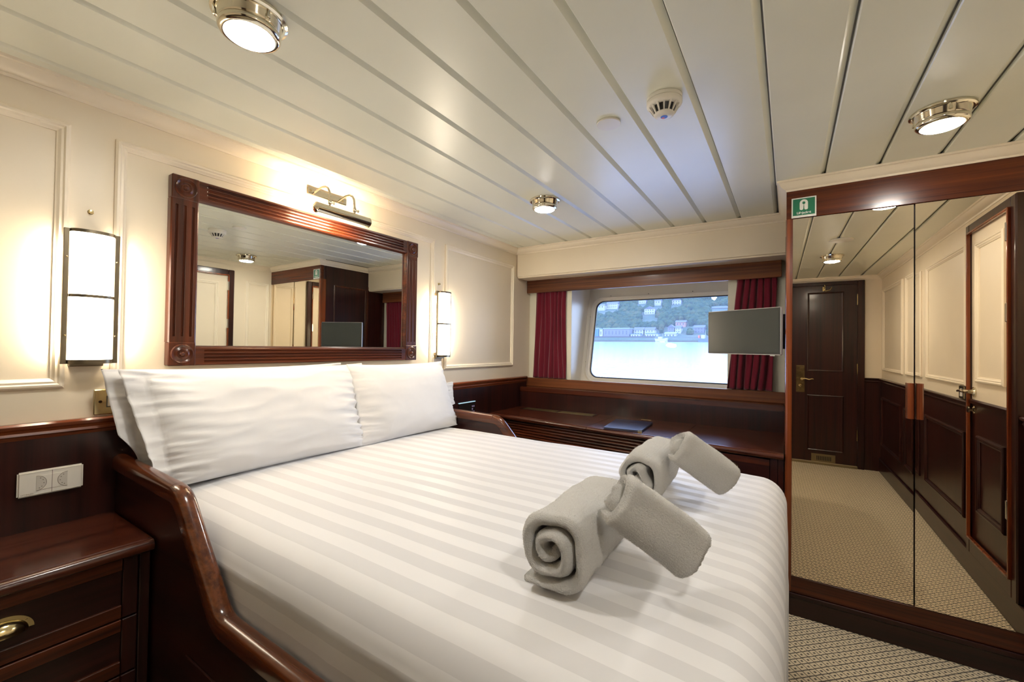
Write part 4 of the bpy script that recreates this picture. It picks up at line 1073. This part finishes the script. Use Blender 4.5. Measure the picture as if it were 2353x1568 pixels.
# lifejacket emblem: a rounded vest with a round neck and a slit
P = []
for k in range(13): a = PI*k/12; P.append((2.0065+.0165*math.cos(a), 1.9865+.0175*math.sin(a)))
lft = [(1.990, 1.958), (1.993, 1.9545), (1.9985, 1.9535), (2.0030, 1.9555), (2.0045, 1.960), (2.0050, 1.972), (2.0058, 1.980)]
rgt = [(2.0130-(x-2.0)+.000, z) for x, z in lft][::-1]
neck = [(2.0065+.0062*math.cos(a), 1.9875+.0068*math.sin(a)) for a in [math.radians(255-330*k/14) for k in range(15)]]
emb = P + lft + neck + rgt
prism('emblem', emb, 'y', SY_-.0030, SY_-.0022, SW_, sg)
def text3(body, size, c, par, mat, name='lettering', rot=(PI/2, 0, 0), ext=.0004, bold=.0):
    cu = bpy.data.curves.new(name, 'FONT'); cu.body = body; cu.size = size; cu.align_x = 'CENTER'; cu.extrude = ext; cu.offset = bold
    tmp = bpy.data.objects.new(name, cu); COL.objects.link(tmp)
    dg = bpy.context.evaluated_depsgraph_get(); me = bpy.data.meshes.new_from_object(tmp.evaluated_get(dg)); COL.objects.unlink(tmp); bpy.data.objects.remove(tmp)
    me.materials.clear(); me.materials.append(mat)
    o = bpy.data.objects.new(name, me); COL.objects.link(o); o.rotation_euler = rot
    o.parent = par; o.location = Vector(c)-WLOC[par]; return o
text3('Lifejacket', .0150, (2.0065, SY_-.0026, 1.9355), sg, SW_, bold=.00045)
text3('OPTIBALEO', .0050, (.0222, .403, .8025), SOCK, plain('socket_print', (.22, .19, .14), .5), rot=(PI/2, 0, PI/2), ext=.0001)

# ------------------------------------------------------------------ outside: harbour (the ship heels, so the sea plane tilts)
TILT = .0372
def E(x, y, h): return Vector((x, y, -3.5+TILT*(y-4)+h))
m, nt, b = newmat('sea'); SEA = m
setp(b, Base_Color=(.35, .42, .48, 1), Roughness=.12, Specular_IOR_Level=1.0)
bump(nt, b, nz(nt, pos(nt, (.25, 1.2, 1)), 1.0, 5, .6), .25, .3)
bm = bmesh.new(); q = [E(-400, 4.2, 0), E(150, 4.2, 0), E(150, 236, 0), E(-400, 236, 0)]; bm.faces.new([bm.verts.new(p_) for p_ in q])
o = link('sea', bm, SEA); prop(o, 'bright calm harbour water beyond the window', 'water', kind='structure')
m, nt, b = newmat('hillside_ground'); HILLM = m
nt.links.new(ramp(nt, nz(nt, pos(nt), .08, 5, .7), [(.3, (.035, .06, .035)), (.5, (.05, .07, .035)), (.7, (.08, .075, .045))]), b.inputs['Base Color']); setp(b, Roughness=1.0)
HP = [(236, .6), (240, 2.6), (250, 3.4), (256, 4.5), (266, 8.0), (300, 17.5), (330, 24), (350, 29), (400, 50), (450, 60)]
def hh(x, y):
    h = HP[-1][1]
    for (a0, h0), (a1, h1) in zip(HP, HP[1:]):
        if a0 <= y <= a1: h = h0+(h1-h0)*(y-a0)/(a1-a0)
    if y < HP[0][0]: h = .6
    ang = (x-CAM.x)/(y-CAM.y); g_ = math.exp(-((ang+.135)/.022)**2)      # notch in the ridge
    cap = .093*y + 1.27 - (-3.5+TILT*(y-4))
    if y > 300: h = h*(1-g_)+min(h, cap)*g_
    return h + 1.6*noise.noise(Vector((x*.03, y*.03, 0)))*min(1, max(0, (y-258)/30))
bm = bmesh.new(); nx, ny = 80, 40; G = []
for j in range(ny+1):
    y = 236+j*5.0
    G.append([bm.verts.new(E(x, y, hh(x, y))) for x in [-260+i*4.2 for i in range(nx+1)]])
for A, B in zip(G, G[1:]):
    for i in range(nx): bm.faces.new((A[i], A[i+1], B[i+1], B[i]))
o = link('hillside', bm, HILLM, None, True); prop(o, 'green wooded hillside behind the harbour', 'hill', kind='structure')
m, nt, b = newmat('tree_foliage'); TREEM = m
nt.links.new(ramp(nt, nz(nt, pos(nt), .11, 4, .8), [(.28, (.012, .028, .018)), (.45, (.022, .045, .018)), (.58, (.045, .060, .02)), (.70, (.085, .065, .028))]), b.inputs['Base Color']); setp(b, Roughness=1.0, Specular_IOR_Level=.1)
ico = bmesh.new(); bmesh.ops.create_icosphere(ico, subdivisions=1, radius=1.0)
iv = [v.co.copy() for v in ico.verts]; ifc = [[v.index for v in f.verts] for f in ico.faces]; ico.free(); TV, TF = [], []
HS = [(1354,1450,244),(1444,1515,250),(1525,1568,256),(1548,1580,266),(1590,1622,256),(1476,1508,300),(1390,1421,330),(1464,1486,348),(1540,1567,340),(1500,1521,336),(1370,1391,325),(1633,1675,315)]
for k in range(7500):
    y = 246+random.random()**1.05*185; x = random.uniform(-.50, -.02)*y
    q_ = Vector((x, y, CAM.z))-CAM; pxx = 1176.5+FPX*q_.dot(Rt)/q_.dot(Fw)
    if any(a_-4 < pxx < b_+4 and h_-30 < y < h_+12 for a_, b_, h_ in HS): continue
    if y < 254 and 1340 < pxx < 1535: continue
    r_ = random.uniform(1.0, 2.5); c = E(x, y, hh(x, y)+r_*.55); n0 = len(TV); sx_, sz_ = random.uniform(.8, 1.3), random.uniform(.9, 1.5)
    for p_ in iv: TV.append((c.x+p_.x*r_*sx_*random.uniform(.85, 1.15), c.y+p_.y*r_, c.z+p_.z*r_*sz_*random.uniform(.85, 1.15)))
    TF += [[i+n0 for i in f] for f in ifc]
me = bpy.data.meshes.new('trees'); me.from_pydata(TV, [], TF); me.materials.append(TREEM)
o = bpy.data.objects.new('trees', me); COL.objects.link(o)
prop(o, 'mixed green and autumn trees covering the hillside', 'trees', kind='stuff')
m_wh = plain('white_render', (.30, .30, .30), .8); m_gy = plain('grey_stone', (.12, .12, .13), .8); m_pk = plain('peach_render', (.26, .14, .10), .8)
m_bl = plain('blue_shed', (.03, .11, .20), .6); m_sl = plain('slate_roof', (.07, .075, .09), .7); m_lr = plain('pale_blue_roof', (.15, .20, .24), .6); m_wd = plain('house_window', (.04, .045, .06), .3)
m_qy = plain('quay_stone', (.05, .042, .042), .9); m_hull = plain('boat_white', (.30, .30, .30), .5); m_or = plain('orange_paint', (.35, .07, .02), .5); m_nv = plain('navy_hull', (.05, .07, .14), .5)
def bearing(px, py):
    return Fw + Rt*((px-1176.5)/FPX) - Up*((py-784)/FPX)
def site(px, y):
    d = bearing(px, 784); return CAM.x + d.x/d.y*(y-CAM.y)
def zat(px, py, y):
    d = bearing(px, py); return CAM.z + d.z/d.y*(y-CAM.y)
def house(label, px0, px1, py_top, py_bot, y, wall, roof, gable=True, nwin=3, rows=2, rh=.35, cat='building'):
    x0, x1 = site(px0, y), site(px1, y); z1, z0 = zat((px0+px1)/2, py_top, y), zat((px0+px1)/2, py_bot, y)
    t = thing('house' if cat == 'building' else cat, label, cat, ((x0+x1)/2, y, z0), 'harbour buildings')
    hz = z1-z0; ez = z1-hz*rh if gable else z1-hz*.12; dp = max(5, (x1-x0)*.5)
    box('wall', (x0, y, z0-3), (x1, y+dp, ez), wall, t, 0)
    if gable == 'front': prism('roof', [(x0-.3, ez), (x1+.3, ez), ((x0+x1)/2, z1)], 'y', y-.3, y+dp, roof, t)
    elif gable: prism('roof', [(y-.4, ez), (y+dp+.4, ez), (y+dp/2, z1)], 'x', x0-.3, x1+.3, roof, t)
    else: box('roof', (x0-.2, y-.3, ez), (x1+.2, y+dp+.3, z1), roof, t, 0)
    if nwin:
        ww = (x1-x0)/(nwin*2+1)
        for r_ in range(rows):
            for k in range(nwin):
                xa = x0+ww*(1+2*k); zc = z0+(ez-z0)*(r_+.5)/rows; hw = (ez-z0)/rows*.25
                box('window', (xa, y-.06, zc-hw), (xa+ww*.8, y+.02, zc+hw), m_wd, t, 0)
    return t
house('bright blue harbour shed at the left of the far quay', 1358, 1375, 754, 773, 244, m_bl, m_lr, False, 0)
house('small white block beside the blue harbour shed', 1377, 1384.5, 756, 773, 244, m_wh, m_lr, False, 1, 1)
house('long pale boat shed with light blue roof on the far quay', 1386, 1446, 754, 773, 244, m_gy, m_lr, False, 7, 1)
house('left one of two white quayside houses', 1456, 1478, 752, 770, 250, m_wh, m_sl, True, 3)
house('right one of two white quayside houses', 1481, 1503, 752, 770, 250, m_wh, m_sl, True, 3)
house('low blue and white kiosk in front of the two white houses', 1449, 1470, 767, 776, 243, m_wh, m_bl, False, 3, 1)
house('low blue roofed quay building right of the two white houses', 1484, 1511, 766, 776, 243, m_wh, m_bl, False, 4, 1)
house('grey gabled house above the quay', 1534, 1549, 746, 766, 255, m_gy, m_sl, 'front', 2)
house('grey house joined right of the gabled one', 1551, 1564, 748, 765, 255, m_wh, m_sl, True, 2)
house('low white shed on the quay behind the boat', 1527, 1553, 763, 775, 244, m_wh, m_lr, True, 3, 1)
house('peach coloured house among the trees', 1552, 1575, 736, 749, 266, m_pk, m_sl, True, 3, 1)
house('grey stone house at the right, partly hidden by the television', 1594, 1618, 747, 765, 256, m_gy, m_sl, True, 3)
house('large white gabled house halfway up the hill', 1480, 1504, 704, 722, 300, m_wh, m_sl, 'front', 4)
house('pale terrace near the top of the hill, left', 1393, 1418, 693, 708, 330, m_wh, m_sl, True, 5)
house('pale villa high on the hill above the white gabled house', 1467, 1483, 682, 697, 348, m_wh, m_sl, True, 3)
house('white villa high on the hill, right of centre', 1543, 1564, 684, 702, 340, m_wh, m_sl, 'front', 3)
house('small pale house high on the hill, centre', 1503, 1518, 688, 698, 336, m_wh, m_sl, True, 2, 1)
house('small white house at the far left of the hill', 1373, 1388, 698, 709, 325, m_wh, m_sl, True, 2, 1)
house('brownish terrace on the hill, partly hidden by the television', 1636, 1672, 704, 716, 315, m_gy, m_sl, True, 7)
for px0, px1, pt, pb, y, l in ((1352, 1503, 773, 784.5, 240, 'long dark stone quay wall at the left'), (1534, 1680, 775, 785, 240, 'dark stone quay wall at the right')):
    x0, x1 = site(px0, y), site(px1, y); zt, zb = zat((px0+px1)/2, pt, y), zat((px0+px1)/2, pb, y)
    bm = bmesh.new(); abox(bm, (x0, y, zb-1), (x1, y+2.4, zt), .2); o = link('quay_wall', bm, m_qy); prop(o, l, 'quay', 'stone quay walls')
def boat(label, px0, px1, pyt, pyb, y, hull, cabin, accent=None):
    x0, x1 = site(px0, y), site(px1, y); zt, zb = zat((px0+px1)/2, pyt, y), zat((px0+px1)/2, pyb, y); L = x1-x0; hz = zt-zb
    t = thing('boat', label, 'boat', ((x0+x1)/2, y, zb)); bm = bmesh.new()
    P = [(x0, zb+hz*.55), (x0+L*.08, zb-.3), (x1-L*.12, zb-.3), (x1, zb+hz*.72), (x0+L*.5, zb+hz*.45)]
    aprism(bm, P, 'y', y, y+3); link('boat_hull', bm, hull, t)
    box('cabin', (x0+L*.25, y+.5, zb+hz*.4), (x0+L*.55, y+2.5, zt), cabin, t, .1)
    if accent: box('buoy_block', (x0+L*.02, y+.2, zb+hz*.4), (x0+L*.16, y+2.4, zb+hz*.95), accent, t, .1)
    tube('mast', [(x0+L*.6, y+1.5, zb), (x0+L*.6, y+1.5, zt+hz*.7)], .06, cabin, t, 6)
boat('white motor boat moored between the quay walls', 1504, 1533, 774, 784, 233, m_hull, m_hull)
boat('dark working boat with an orange deck block at the right', 1603, 1632, 770, 786, 233, m_nv, m_hull, m_or)
